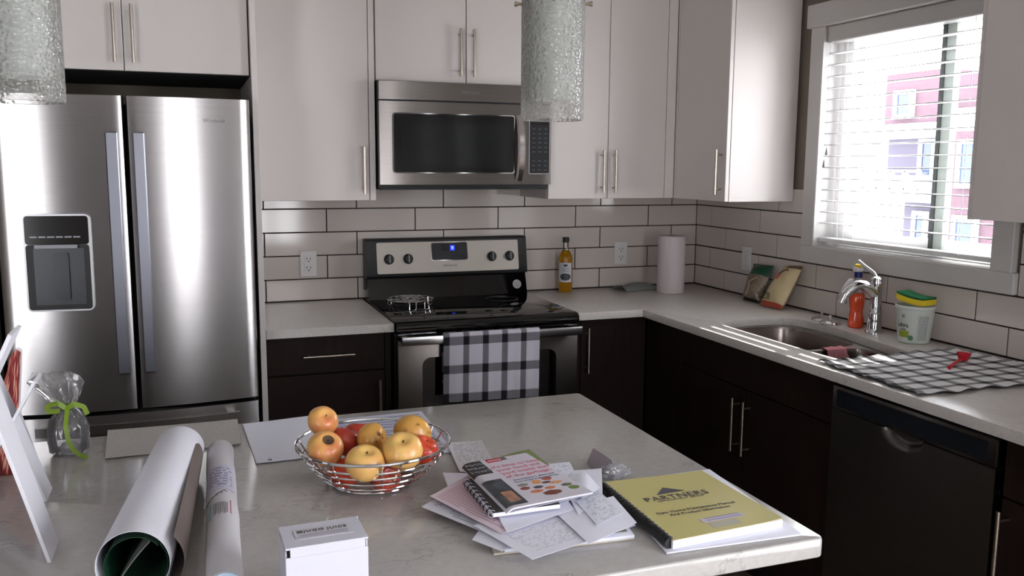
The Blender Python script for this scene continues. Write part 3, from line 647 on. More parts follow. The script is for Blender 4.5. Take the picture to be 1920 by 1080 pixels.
INK = mat('black_ink', (30, 28, 30), 0.6); INKG = mat('grey_ink', (110, 104, 104), 0.6); INKP = mat('rose_ink', (216, 128, 148), 0.6); INKB = mat('bluegrey_ink', (110, 120, 145), 0.6)
lettering('Whirlpool', cp, INKG, cf(-1.371, 0.22, .0036), (1, 0, 0), (0, .16, 1), 0.016)
for x in (-1.612, -1.118):
    for s in (0.18,): fin(lathe([(0, 0), (.002, 0), (.002, .001), (0, .001)], cf(x, s, .0035), 8), 'indicator', INK, cp)
# sticker on the splash panel
def sppt(x, z, d): y = -0.105 + (z - 0.919) * 0.033 / 0.103; return Vector((x, y - d, z))
st = lathe([(0, 0), (0.0215, 0), (0.0215, 0.0006), (0, 0.0006)], (0, 0, 0), 32); MS = Matrix.Translation(sppt(-1.038, 0.965, .0003)) @ Vector((0, -0.103, 0.033)).to_track_quat('Z', 'Y').to_matrix().to_4x4()
st.transform(MS); so = fin(st, 'sticker', mat('sticker_silver', (190, 185, 185), rough=0.4), t)
st = lathe([(.0125, 0.0007), (.0140, 0.0007), (.0140, .0009), (.0125, .0009)], (0, 0, 0), 28); st.transform(MS); fin(st, 'sticker_ring', INK, so)
for k in range(14):
    a = k * 2 * PI / 14; c_ = box(-.0012, .0012, .0155, .0192, .0006, .0009); c_.transform(MS @ Matrix.Rotation(a, 4, 'Z')); fin(c_, 'sticker_mark', INKG, so)
lettering('G', so, INK, sppt(-1.038, 0.965, .0014), (1, 0, 0), (0, .33, 1), 0.022)
# oven door
od = fin(box(RX0 + .003, RX1 - .003, -0.695, -0.657, 0.235, 0.862, .004, 2), 'oven_door', steel('oven_steel', (118, 112, 108), 0.33), t)
fin(box(RX0 + .003, RX1 - .003, -0.6965, -0.690, 0.825, 0.862, .001), 'door_top_band', BLACKG, od)
wp = rrect(-1.660, -1.088, 0.30, 0.775, 0.035, 6)
fin(prism(wp, -0.699, -0.694, 'y'), 'door_window', BLACKGL, od)
hb = box(RX0 + .008, RX1 - .006, -0.752, -0.738, 0.838, 0.872, .004, 2)
for x in (-1.735, -1.012): box(x - .012, x + .012, -0.74, -0.693, 0.845, 0.865, bm=hb)
fin(hb, 'handle', mat('oven_handle_steel', (205, 203, 205), rough=0.25, metal=1.0), od)
fin(box(RX0 + .003, RX1 - .003, -0.69, -0.657, 0.06, 0.228, .004, 2), 'storage_drawer', STEELD, t)

# trivet on the cooktop
t = thing('wire_trivet', 'round chrome wire trivet standing on the black cooktop', 'trivet', (-1.62, -0.33, 0.9215))
b = bmesh.new()
def circ(c_, r_, z, n=32): return [(c_[0] + r_ * math.cos(2 * PI * k / n), c_[1] + r_ * math.sin(2 * PI * k / n), z) for k in range(n)]
cc = (-1.62, -0.34)
for r_ in (.10, .07, .04): tube(circ(cc, r_, 0.957), .0022, 6, True, bm=b)
for a in (0, 60, 120): tube([(cc[0] + .10 * math.cos(R(a)), cc[1] + .10 * math.sin(R(a)), .957), (cc[0] - .10 * math.cos(R(a)), cc[1] - .10 * math.sin(R(a)), .957)], .002, 6, bm=b)
fin(b, 'wire_top', CHROME, t)
for a in (20, 140, 262, 300):
    x, y = cc[0] + .10 * math.cos(R(a)), cc[1] + .10 * math.sin(R(a)); dx, dy = -.014 * math.sin(R(a)), .014 * math.cos(R(a))
    fin(tube([(x - dx, y - dy, .957), (x - dx, y - dy, .926), (x - dx * .6, y - dy * .6, .9235), (x + dx * .6, y + dy * .6, .9235), (x + dx, y + dy, .926), (x + dx, y + dy, .957)], .0021, 6), 'leg', CHROME, t)

# checked towel over the oven handle
PL1 = plaid('plaid_towel', (212, 210, 222), (26, 24, 32), 5.0, 4.4, 0.30, 0.30)
def towel1(u, v):                           # v 0 bottom front .. 1 bottom rear
    x = -1.590 + 0.403 * u; fold = 0.0025 * math.sin(u * 17) + 0.0015 * math.sin(u * 41 + 2)
    Lf, Lt, Lb = 0.272, 0.026, 0.20; s = v * (Lf + Lt + Lb)
    if s < Lf: k = 1 - s / Lf; return (x - 0.004 * k, -0.7565 - abs(fold) * (0.4 + k) - 0.002, 0.604 + s - 0.004 * math.sin(u * PI) * 0 - 0.010 * k * u)
    if s < Lf + Lt: a = (s - Lf) / Lt; return (x, -0.7575 + 0.024 * a, 0.8755 + 0.004 * math.sin(PI * a))
    q = (s - Lf - Lt); return (x, -0.7325 + abs(fold), 0.8755 - q)
tag(fin(sheet(towel1, 40, 60, 0.0016), 'dish_towel', PL1, origin=(-1.39, -0.745, 0.875)), 'black and white checked towel hanging over the oven handle', 'towel')

# ================================================================== MICROWAVE
t = thing('microwave', 'stainless over-the-range microwave with dark glass window', 'microwave', (-1.38, -0.2, 1.43))
MX0, MX1, MY = -1.7585, -1.0, -0.405
fin(box(MX0, MX1 - .0, -0.375, -0.003, 1.432, 1.868), 'body', BLACKP, t)
fin(box(MX0 + .01, MX1 - .01, -0.385, -0.02, 1.425, 1.4315), 'underside', BLACKP, t)
def mcurve(x0, x1, z0, z1, bulge=0.010):
    n = 16; poly = []
    for i in range(n + 1):
        u = i / n; x = x0 + (x1 - x0) * u; e = 0.0
        poly.append((x, MY - bulge * (1 - (2 * (x - MX0) / (MX1 - MX0) - 1) ** 4)))
    poly += [(x1, -0.376), (x0, -0.376)]
    return prism(poly, z0, z1, 'z', bev=0.0)
fin(mcurve(MX0, MX1, 1.793, 1.866), 'vent_grille', STEELD, t)
fin(box(MX0 + .003, MX1 - .003, -0.40, -0.376, 1.787, 1.792), 'vent_gap', BLACKP, t)
md = fin(mcurve(MX0, -1.139, 1.447, 1.786), 'door', STEELD, t)
fin(prism(rrect(-1.706, -1.174, 1.494, 1.740, .012, 4), -0.4185, -0.412, 'y'), 'window_border', CHROME, md)
mw_ = fin(prism(rrect(-1.702, -1.178, 1.498, 1.736, .010, 4), -0.4195, -0.416, 'y'), 'door_window', mat('microwave_glass', (16, 17, 17), rough=0.14), md)
fin(prism(rrect(-1.672, -1.205, 1.522, 1.700, .004, 3), -0.4202, -0.4192, 'y'), 'door_screen', mat('screen_dark', (30, 32, 31), rough=0.12), md)
hp = [(-1.151, MY - 0.012 - 0.034 * math.sin(PI * k / 10) ** 0.7, 1.462 + 0.028 * k + 0.03 * 0) for k in range(11)]
hm = bmesh.new()
rings = []
for (x, y, z) in hp: rings.append([hm.verts.new((x + dx, y + dy, z)) for dx, dy in ((-.019, .004), (-.012, -.004), (.008, -.006), (.016, .0), (.012, .005))])
for A_, B_ in zip(rings, rings[1:]):
    for k in range(5): hm.faces.new((A_[k], A_[(k + 1) % 5], B_[(k + 1) % 5], B_[k]))
hm.faces.new(rings[0]); hm.faces.new(rings[-1][::-1])
fin(hm, 'handle', mat('handle_polished', (205, 200, 198), rough=0.2, metal=1.0), md)
mc = fin(mcurve(-1.137, MX1, 1.447, 1.786), 'control_frame', STEELD, t)
fin(prism(rrect(-1.108, -1.010, 1.492, 1.745, .006, 3), -0.4155, -0.405, 'y'), 'panel_border', CHROME, mc)
mp_ = fin(prism(rrect(-1.105, -1.013, 1.495, 1.742, .005, 3), -0.417, -0.413, 'y'), 'keypad', mat('keypad_dark', (30, 32, 36), rough=0.3), mc)
fin(box(-1.098, -1.020, -0.418, -0.4165, 1.700, 1.728), 'display', BLACKGL, mc)
KM = mat('keypad_mark', (92, 96, 104), 0.5)
km = bmesh.new()
for r_ in range(10):
    for c_ in range(3):
        if r_ == 3: continue
        box(-1.094 + c_ * .028, -1.080 + c_ * .028, -0.4176, -0.4168, 1.508 + r_ * .0195, 1.511 + r_ * .0195, bm=km)
ko = fin(km, 'keypad_marks', KM, mc); ko['kind'] = 'stuff'
lettering('Whirlpool', t, LGREY, (-1.372, -0.4165, 1.829), (1, 0, 0), (0, 0, 1), 0.019)
# ================================================================== DISHWASHER
t = thing('dishwasher', 'dark stainless dishwasher with recessed pocket handle', 'dishwasher', (-0.3, -2.14, 0))
fin(box(-0.60, -0.03, -2.446, -1.842, 0.02, 0.868), 'body', BLACKP, t)
pp = prism([(-1.846, 0.790), (-1.846, 0.862), (-2.442, 0.862), (-2.442, 0.790)], -0.640, -0.601, 'x', bev=.002)
cpn = fin(pp, 'control_panel', STEELB, t)
fin(prism(rrect(-2.418, -1.866, 0.799, 0.852, .004, 3), -0.6420, -0.638, 'x'), 'control_strip', mat('strip_dark', (26, 30, 36), rough=0.25), cpn)
# door with a scooped pocket
dwm = bmesh.new(); ny, nz = 60, 56; Y0, Y1, Z0, Z1 = -2.442, -1.846, 0.115, 0.787; vv = []
for i in range(ny + 1):
    row = []
    for j in range(nz + 1):
        y = Y0 + (Y1 - Y0) * i / ny; z = Z0 + (Z1 - Z0) * (1 - (1 - j / nz) ** 2.2)
        k = 1 - ((y + 2.135) / 0.075) ** 2; dd = 0
        if k > 0: zl = Z1 - 0.042 * math.sqrt(k); dd = 0.020 * max(0, min(1, (z - zl) / 0.018)) * min(1, k * 4)
        row.append(dwm.verts.new((-0.640 + dd, y, z)))
    vv.append(row)
for i in range(ny):
    for j in range(nz): dwm.faces.new((vv[i][j], vv[i][j + 1], vv[i + 1][j + 1], vv[i + 1][j]))
fin(dwm, 'door', STEELB, t, smooth=60)
b = box(-0.6395, -0.601, Y0, Y0 + .002, Z0, Z1); box(-0.6395, -0.601, Y1 - .002, Y1, Z0, Z1, bm=b); box(-0.615, -0.601, Y0, Y1, Z0, Z1, bm=b); fin(b, 'door_edge', STEEL, t)
fin(box(-0.60, -0.58, -2.442, -1.846, 0.0, 0.11), 'toe_kick', BLACKP, t)

# ================================================================== SINK
t = thing('sink', 'undermount stainless double bowl sink set in the white counter', 'sink', (-0.36, -1.4, 0.7))
def bowl(out, depth, zt, inset=0.018):
    cx = sum(p[0] for p in out) / len(out); cy = sum(p[1] for p in out) / len(out)
    bm = bmesh.new(); rings = []
    for (sc_, z) in ((1.0, zt), (0.985, zt - .01), (0.96, zt - depth * .6), (0.93, zt - depth * .9), (0.86, zt - depth * .985), (0.5, zt - depth), (0.12, zt - depth - .004)):
        rings.append([bm.verts.new((cx + (x - cx) * sc_, cy + (y - cy) * sc_, z)) for x, y in out])
    n = len(out)
    for A_, B_ in zip(rings, rings[1:]):
        for k in range(n): bm.faces.new((A_[k], B_[k], B_[(k + 1) % n], A_[(k + 1) % n]))
    bm.faces.new(rings[-1]); return bm, (cx, cy, zt - depth - .002)
oA = chaikin([(-0.535, -1.045), (-0.42, -1.02), (-0.235, -1.028), (-0.178, -1.09), (-0.172, -1.30), (-0.19, -1.43), (-0.25, -1.462), (-0.44, -1.472), (-0.535, -1.455), (-0.535, -1.25)], 3)
oB = chaikin([(-0.535, -1.510), (-0.45, -1.492), (-0.26, -1.492), (-0.222, -1.52), (-0.225, -1.66), (-0.245, -1.765), (-0.33, -1.785), (-0.49, -1.782), (-0.535, -1.74)], 3)
zt = 0.8780
for o_ in (oA, oB):
    bm_, cdr = bowl(o_, 0.19, zt); bo = fin(bm_, 'bowl', BOWLST, t)
    fin(lathe([(0, .001), (.032, .001), (.04, .004), (.044, .003)], cdr, 24), 'drain', CHROME, bo)
rim = ring_plate([(-0.585, -0.975), (-0.12, -0.975), (-0.12, -1.812), (-0.585, -1.812)], [oA, oB], zt + .0005, zt + .0025)
fin(rim, 'rim', mat('sink_rim_steel', (225, 222, 220), rough=0.25, metal=0.9), t)
# pink cloth over the divider
PK = mat('pink_cloth', (214, 140, 150), rough=0.95, bump=0.5, bscale=500)
def pink(u, v):
    y0 = -1.483; x = -0.375 + 0.085 * u + 0.010 * math.sin(v * 9); s = (v - 0.42) * 0.17
    w_ = 0.003 * math.sin(u * 14 + v * 5)
    if abs(s) < 0.012: return (x, y0 + s * -1, 0.8835 + 0.002 + w_ * .3)
    if s > 0: return (x + s * .12, y0 - 0.012 - 0.010 - abs(w_), 0.885 - (s - 0.012))
    return (x + s * .1, y0 + 0.012 + 0.010 + abs(w_), 0.885 + (s + 0.012))
tag(fin(sheet(pink, 14, 22, 0.002), 'dish_cloth', PK, origin=(-0.33, -1.48, 0.88)), 'pink cloth draped over the divider of the sink', 'cloth')

# faucet
t = thing('faucet', 'chrome single lever kitchen faucet behind the sink', 'faucet', (-0.105, -1.425, CZ))
fx_, fy_ = -0.105, -1.425
fin(lathe([(0, 0), (.034, 0), (.034, .006), (.029, .012), (.026, .02), (.0265, .05), (.024, .075), (.027, .08), (.025, .086), (.021, .10), (.020, .15), (.022, .175), (.024, .19), (.021, .207), (.012, .214), (0, .216)], (fx_, fy_, CZ + .0003), 28), 'base', CHROME, t)
sp_ = []
for k in range(13):
    a = k / 12; sp_.append((fx_ - 0.003 - 0.118 * a, fy_ + 0.030 * a, CZ + 0.128 + 0.056 * math.sin(PI * (a * .80 + .12))))
fin(tube(sp_, [.0200 - .003 * k / 12 for k in range(13)], 16), 'spout', CHROME, t)
e = Vector(sp_[-1]); fin(tube([e + Vector((0.004, -.002, .008)), e + Vector((-.008, .004, -.024))], .0185, 16), 'spray_head', CHROME, t)
fin(tube([(fx_, fy_, CZ + .20), (fx_ + .004, fy_ + .02, CZ + .222), (fx_ - .004, fy_ + .065, CZ + .248), (fx_ - .006, fy_ + .095, CZ + .262)], [.011, .009, .0065, .0075], 12), 'lever', CHROME, t)

# spray soap bottle
t = thing('spray_bottle', 'orange dish soap spray bottle standing left of the faucet', 'bottle', (-0.085, -1.305, CZ))
c0 = (-0.085, -1.305, CZ + .0005)
fin(lathe([(0, 0), (.026, 0), (.030, .004), (.031, .03), (.026, .055), (.025, .07), (.029, .095), (.030, .12), (.025, .135), (0, .137)], c0, 24, sx=1.0, sy=.9), 'soap', mat('orange_soap', (238, 84, 38), rough=0.1, Subsurface_Weight=0.0, Coat_Weight=0.6), t)
fin(lathe([(.0262, .136), (.022, .155), (.018, .172), (.0135, .19), (.0125, .2)], c0, 24), 'neck', film('clear_pet', (0.93, 0.94, 0.95, 1), 0.35, 0.05, opacity=0.25), t)
fin(lathe([(0, .196), (.0145, .196), (.0145, .216), (.012, .218), (0, .218)], c0, 20), 'collar', mat('blue_plastic', (28, 40, 120), 0.35), t)
tr_ = box(-0.020, 0.012, -0.012, 0.012, 0.218, 0.236, .004, 2); tr_.transform(Matrix.Translation(c0)); fin(tr_, 'trigger_head', WPLAST, t)
fin(lathe([(0, .236), (.015, .236), (.0155, .242), (.012, .246), (0, .247)], c0, 20), 'cap', mat('yellow_plastic', (236, 196, 40), 0.35), t)
tg_ = prism([(-0.052, .128), (-0.012, .128), (-0.002, .150), (0.004, .192), (-0.008, .188), (-0.030, .165)], -0.008, 0.008, 'y', bev=.002); tg_.transform(Matrix.Translation(Vector(c0) + Vector((-.030, .004, 0))))
fin(tg_, 'trigger', WPLAST, t)

# sink strainers
def strainer(x, y, z, lab, rz):
    t = thing('sink_strainer', lab, 'strainer', (x, y, z), rz, 'sink strainers')
    fin(lathe([(0, .007), (.020, .007), (.038, .0015), (.041, .0), (.042, .002), (.038, .009), (.022, .016), (0, .018)], (x, y, z), 28), 'basket', CHROME, t)
    fin(lathe([(0, .017), (.003, .017), (.003, .026), (.007, .028), (.007, .034), (0, .036)], (x, y, z), 14), 'knob', CHROME, t)
strainer(-0.105, -1.135, CZ + .0003, 'chrome sink strainer lying on the counter, the one nearer the wall cabinet', 0)
strainer(-0.128, -1.212, CZ + .0003, 'chrome sink strainer lying on the counter, the one nearer the orange bottle', 0.4)

# tub with sponges
t = thing('plastic_tub', 'white plastic tub with green and grey printed label, behind the sink', 'tub', (-0.085, -1.605, CZ))
c0 = (-0.087, -1.600, CZ + .0004); TUB = mat('translucent_white_plastic', (205, 212, 205), rough=0.35)
fin(lathe([(0, 0), (.050, 0), (.053, .003), (.064, .122), (.067, .124), (.067, .133), (.064, .134), (.062, .131), (.0505, .006), (0, .005)], c0, 40), 'body', TUB, t)
def wrap(c_, r0, r1, z0, z1, a0, a1, th=.0006, n=14):
    def f(u, v): a = a0 + (a1 - a0) * u; r = r0 + (r1 - r0) * v; return (c_[0] + r * math.cos(a), c_[1] + r * math.sin(a), c_[2] + z0 + (z1 - z0) * v)
    return sheet(f, n, 4, th)
def tubr(z): return .053 + (.064 - .053) * z / .122 + .0008
cdir = math.atan2(CAM.y - c0[1], CAM.x - c0[0])
fin(wrap(c0, tubr(.012), tubr(.105), .012, .105, cdir + .15, cdir + .85), 'small_print', printed('tub_print', (200, 206, 202), (90, 92, 96), 26, 16, .08, .92, .03, .97, .6), t)
fin(wrap(c0, tubr(.022), tubr(.045), .022, .045, cdir - .95, cdir - .30), 'green_patch', mat('label_green', (150, 168, 50), 0.5), t)
st = lathe([(0, 0), (.009, 0), (.009, .001), (0, .001)], (0, 0, 0), 20)
a = cdir - .18; st.transform(Matrix.Translation((c0[0] + tubr(.02) * math.cos(a), c0[1] + tubr(.02) * math.sin(a), c0[2] + .022)) @ Vector((math.cos(a), math.sin(a), -.09)).to_track_quat('Z', 'Y').to_matrix().to_4x4()); fin(st, 'seal_mark', mat('seal_green', (70, 120, 96), .5), t)
for txt, z, s_ in (('G', .098, .016), ('ultra', .066, .022), ('PURE', .05, .009)):
    a = cdir - .62; o_ = Vector((c0[0] + (tubr(z) + .0012) * math.cos(a), c0[1] + (tubr(z) + .0012) * math.sin(a), c0[2] + z))
    lettering(txt, t, INK, o_, (-math.sin(a), math.cos(a), 0), (0.09 * math.cos(a), 0.09 * math.sin(a), 1), s_)
SPY = mat('sponge_yellow', (236, 208, 50), rough=0.95, bump=0.6, bscale=400); SPG = mat('scour_green', (20, 110, 66), rough=0.95, bump=0.8, bscale=600)
t = thing('sponge', 'yellow and green scouring sponge lying on the white tub', 'sponge', (-0.087, -1.60, CZ + .137), R(100))
SPF = 1.0
def spg(z0, z1):
    b = box(-.056, .056, -.036, .036, z0, z1, .003, 2)
    b2 = bmesh.ops.subdivide_edges(b, edges=[e for e in b.edges if abs(e.verts[0].co.x - e.verts[1].co.x) > .05], cuts=8)
    for v in b.verts: v.co.z += 0.11 * (v.co.x / .062 + SPF * 0.55) ** 2 * .062 - .001; v.co.z += -0.0
    return b
fin(spg(0.001, .022), 'foam', SPY, t, local=True); fin(spg(.0225, .030), 'scour_pad', SPG, t, local=True)

# dish towel flat on the counter right of the sink
PL2 = plaid('plaid_mat', (228, 227, 228), (40, 40, 46), 7.0, 7.0, 0.33, 0.33)
cs = [Vector((-0.642, -1.775, 0)), Vector((-0.075, -1.760, 0)), Vector((-0.020, -2.215, 0)), Vector((-0.655, -2.205, 0))]
def mat2(u, v):
    p = quadpt(cs, u, v); eu = min(u, 1 - u); ev = min(v, 1 - v); e_ = max(0, 1 - min(eu, ev) * 9)
    rip = 0.006 * e_ * (0.5 + 0.5 * math.sin((u if ev < eu else v) * 46 + (2 if v > .5 else 0)))
    n_ = noise.noise(Vector((u * 5, v * 5, 1))) * 0.0015
    p.x += 0.006 * math.sin(v * 23) * (1 if u < .5 else -0.4) * max(0, 1 - eu * 8); p.y += 0.006 * math.sin(u * 19 + 1) * max(0, 1 - ev * 8)
    p.x = max(p.x, -0.667)
    return (p.x, p.y, CZ + 0.004 + rip + max(0, n_))
tag(fin(sheet(mat2, 60, 60, 0.002), 'dish_towel', PL2, origin=(-0.35, -1.99, CZ + .002)), 'black and white checked towel spread flat on the counter right of the sink', 'towel')
# red scoop
RED = mat('red_plastic', (196, 30, 48), rough=0.25)
t = thing('measuring_scoop', 'small red plastic measuring scoop lying on the checked towel', 'scoop', (-0.18, -1.90, CZ + .008))
p0, p1 = atz(1780, 689, CZ + .012), atz(1802, 674, CZ + .014); hc = atz(1806, 671, CZ + .018)
fin(tube([p0, p0.lerp(p1, .5) + Vector((0, 0, .003)), p1], [.006, .005, .007], 8), 'handle', RED, t)
fin(lathe([(0, -.010), (.014, -.010), (.020, .012), (.022, .013), (.0215, .010), (.015, -.006), (0, -.006)], (hc.x + .008, hc.y + .006, CZ + .0195), 20), 'cup', RED, t)

# ================================================================== THINGS ON THE BACK COUNTER
# oil bottle
t = thing('oil_bottle', 'plastic bottle of yellow cooking oil with black cap and white label', 'bottle', (-0.775, -0.068, CZ))
c0 = (-0.775, -0.068, CZ + .0004); OIL = mat('golden_oil', (232, 170, 22), rough=0.05, Transmission_Weight=0.75, IOR=1.35)
fin(lathe([(0, 0), (.030, 0), (.033, .004), (.034, .02), (.034, .165), (.031, .18), (.022, .196), (.0155, .205), (0, .206)], c0, 32), 'oil', OIL, t)
fin(lathe([(.0152, .206), (.0135, .214), (.0125, .24), (.0125, .246)], c0, 24), 'neck', film('clear_bottle', (.95, .96, .95, 1), .4, .03), t)
fin(lathe([(0, .243), (.0155, .243), (.016, .246), (.016, .266), (.015, .268), (0, .268)], c0, 24), 'cap', BLACKP, t)
cd = math.atan2(CAM.y - c0[1], CAM.x - c0[0])
lb = fin(wrap(c0, .0345, .0345, .050, .145, cd - 1.2, cd + 1.0), 'label', mat('bottle_label', (205, 205, 210), .5), t)
el = bmesh.new()
def onb(s, z, d=.0355): a = cd + s / .0345; return (c0[0] + d * math.cos(a), c0[1] + d * math.sin(a), c0[2] + z)
el = sheet(lambda u, v: onb((u - .5) * .054 * math.sqrt(max(0.0004, 1 - (2 * v - 1) ** 2)), .058 + .036 * v, .0354), 12, 12, .0004)
fin(el, 'label_emblem', mat('emblem_slate', (62, 68, 78), .5), lb)
el = sheet(lambda u, v: onb((u - .5) * .022 * math.sqrt(max(0.0004, 1 - (2 * v - 1) ** 2)), .126 + .013 * v, .0354), 8, 6, .0004)
fin(el, 'label_emblem', mat('emblem_slate', (62, 68, 78), .5), lb)
fin(wrap(c0, .0353, .0353, .098, .122, cd - .55, cd + .55), 'label_print', printed('oil_print', (205, 205, 210), (90, 90, 100), 5, 14, .05, .95, .02, .98, .6), lb)
# grey folded cloth packet
GC = mat('grey_green_cloth', (136, 142, 138), rough=0.6, bump=0.3, bscale=200)
def gcl(u, v):
    x = -0.512 + 0.235 * u; y = -0.165 + 0.135 * v; e_ = math.sin(PI * min(1, max(0, u))) ** .4 * math.sin(PI * min(1, max(0, v))) ** .35
    return (x, y - 0.01 * math.sin(u * 7), CZ + 0.003 + 0.028 * e_ * (0.75 + .25 * math.sin(u * 9 + v * 4)) + 0.030 * max(0, 0.10 - u) / .1 * (1 - v))
bm_ = sheet(gcl, 26, 14, 0.0018)
tag(fin(bm_, 'folded_cloth', GC, origin=(-0.42, -0.10, CZ + .003)), 'grey folded cloth lying by the wall left of the paper towel roll', 'cloth')
# paper towel roll
PT = mat('paper_towel_white', (214, 206, 208), rough=0.9, bump=0.4, bscale=250)
t = thing('paper_towel_roll', 'upright white paper towel roll standing in the counter corner', 'paper towel roll', (-0.285, -0.24, CZ))
c0 = (-0.288, -0.245, CZ + .0005)
fin(lathe([(.020, 0), (.066, 0), (.067, .002), (.067, .277), (.066, .279), (.020, .279), (.020, 0)], c0, 44), 'roll', PT, t)
fin(lathe([(.0185, .001), (.0198, .001), (.0198, .2785), (.0185, .2785), (.0185, .001)], c0, 28), 'core', mat('cardboard', (140, 116, 92), .8), t)
cd = math.atan2(CAM.y - c0[1], CAM.x - c0[0])
def flap(u, v): a = cd - .1 + 1.1 * u; r = .0676 + .0015 * (1 - u) ** 2; return (c0[0] + r * math.cos(a), c0[1] + r * math.sin(a), c0[2] + .001 + .2765 * v)
fin(sheet(flap, 12, 4, .0007), 'loose_end', PT, t)
# outlets
def outlet(name, lab, cx, cz, side):
    t = thing(name, lab, 'outlet' if 'switch' not in name else 'switch', (cx, 0, cz) if side == 'b' else (0, cx, cz))
    T = (lambda bm: bm) if side == 'b' else (lambda bm: (bm.transform(Matrix.Rotation(R(-90), 4, 'Z')), bm)[1])
    def pl_(x0, x1, z0, z1, d0, d1, m, nm, bev=.001):
        bm = box(x0, x1, -d1, -d0, z0, z1, bev)
        if side != 'b': bm.transform(Matrix.Rotation(R(-90), 4, 'Z'))
        bm.transform(Matrix.Translation(Vector(t.location))); return fin(bm, nm, m, t)
    pl_(-.0365, .0365, -.058, .058, .0012, .006, WPLAST, 'cover_plate', .002)
    if 'switch' in name: pl_(-.017, .017, -.034, .034, .006, .009, WPLAST, 'rocker', .001); return t
    f = pl_(-.019, .019, -.036, .036, .006, .0078, WPLAST, 'receptacle', .001)
    for z in (-.02, .02):
        for x in (-.008, .008): pl_(x - .0014, x + .0014, z - .002, z + .008, .0076, .0084, GREYP, 'slot', 0)
        pl_(-.003, .003, z - .012, z - .007, .0076, .0084, GREYP, 'slot', 0)
    return t
outlet('wall_outlet', 'white wall outlet on the tiles left of the range', -2.006, 1.085, 'b')
outlet('wall_outlet', 'white wall outlet on the tiles between oil bottle and towel roll', -0.441, 1.088, 'b')
outlet('wall_switch', 'white wall switch on the tiles above the green-topped bag', -0.461, 1.094, 'r')

# food bags leaning on the right wall
def bag(fn_front, loc, name, lab): pass
def pouch(c0, wdt, hgt, thick, lean, rz, roll_, colfn, name, lab):
    t = thing(name, lab, 'food bag', c0, 0)
    M = Matrix.Translation(Vector(c0)) @ Matrix.Rotation(rz, 4, 'Z') @ Matrix.Rotation(lean, 4, 'X') @ Matrix.Rotation(roll_, 4, 'Y')
    def prof(u, v): e_ = max(0.0, 1 - (2 * u - 1) ** 4) * max(0.0, 1 - (v) ** 6); wv = 0.002 * math.sin(v * 15 + u * 6); return e_ * thick / 2 + wv * e_
    def band(v0, v1, m, nm, wf=lambda v: 1.0, out=0.0, parent=None, u0=0., u1=1.):
        def f(u_, v_):
            u = u0 + (u1 - u0) * u_; v = v0 + (v1 - v0) * v_
            return Vector(((u - .5) * wdt * wf(v), -prof(u, v) - out, v * hgt))
        bm = sheet(f, 12, 8, .0008 if out else .001); bm.transform(M); return fin(bm, nm, m, parent or t)
    return t, M, prof, band
BEAN = mat('tan_beans', (128, 110, 84), rough=0.5, var=.35, vscale=120, bump=.6, bscale=150)
def fullbag(c0, corners, name, lab, specs, thick):
    """bag: front quad from world corners (bl, br, tr, tl), belly towards the room, back skin towards the wall"""
    t = thing(name, lab, 'food bag', c0, 0); cs = [Vector(c) for c in corners]
    n_ = (cs[1] - cs[0]).cross(cs[3] - cs[0]).normalized()
    if n_.dot(CAM - cs[0]) < 0: n_ = -n_
    def S(sgn, out=0.0):
        def g(u, v):
            e_ = (max(0.0, 1 - (2 * u - 1) ** 4)) * max(0.0, 1 - v ** 5) * min(1, .25 + v * 5); wv = 0.12 * math.sin(v * 14 + u * 5) * math.sin(u * PI)
            p = quadpt(cs, u, v) + n_ * (sgn * thick / 2 * e_ * (1 + wv) + out); p.z = max(p.z, CZ + .0012); p.x = min(p.x, -.003); return p
        return g
    f0 = S(1)
    fin(sheet(S(-1), 8, 10, .0005), 'back', specs[0][4], t)
    for (v0, v1, u0, u1, m, nm, out) in specs:
        g = S(1, out); fin(sheet(lambda a, b_: g(u0 + (u1 - u0) * a, v0 + (v1 - v0) * b_), 14, max(3, int(16 * (v1 - v0))), .0006), nm, m, t)
    return t, S
FOILT = mat('clear_bag', (120, 104, 84), rough=0.18, var=.35, vscale=90, Coat_Weight=.8)
GRN = mat('green_bag_print', (16, 74, 52), rough=0.25); CRM = mat('cream_bag', (206, 188, 146), rough=0.3, var=.06, vscale=20); RDB = mat('red_bag_band', (168, 72, 52), rough=0.3); BRB = mat('brown_bag_top', (104, 84, 60), rough=0.4); BLK = mat('black_bag_base', (24, 22, 20), rough=0.4)
bl_, br_ = Vector((-0.096, -0.578, CZ + .002)), Vector((-0.088, -0.690, CZ + .002))
tl_, tr_2 = Vector((-0.022, -0.545, CZ + .165)), Vector((-0.018, -0.690, CZ + .170))
t, S = fullbag((-0.08, -0.64, CZ), (bl_, br_, tr_2, tl_), 'food_bag', 'clear bag of grain with a dark green top leaning on the tiles',
    [(0.06, 0.68, 0, 1, FOILT, 'front', 0), (0.68, 1.0, 0, 1, GRN, 'green_top', 0), (0.0, 0.06, 0, 1, BLK, 'base', 0)], .072)
g = S(1, .001); fin(tube([g(.35, .1), g(.5, .3), g(.42, .45), g(.72, .62)], .0022, 6), 'fold_highlight', mat('bag_fold_glint', (176, 164, 148), .3), t)  # pale tube, a glint on the bag's crease put into colour
bl_, br_ = Vector((-0.122, -0.740, CZ + .002)), Vector((-0.112, -0.880, CZ + .002))
tl_, tr_2 = Vector((-0.022, -0.775, CZ + .182)), Vector((-0.020, -0.900, CZ + .192))
t, S = fullbag((-0.10, -0.80, CZ), (bl_, br_, tr_2, tl_), 'food_bag', 'cream coloured flour bag with a red bottom band leaning on the tiles',
    [(0.10, 0.91, 0, 1, CRM, 'front', 0), (0.91, 1.0, 0.25, 0.95, BRB, 'folded_top', 0), (0.0, 0.10, 0, 1, RDB, 'red_band', 0)], .070)
g = S(1, .0012)
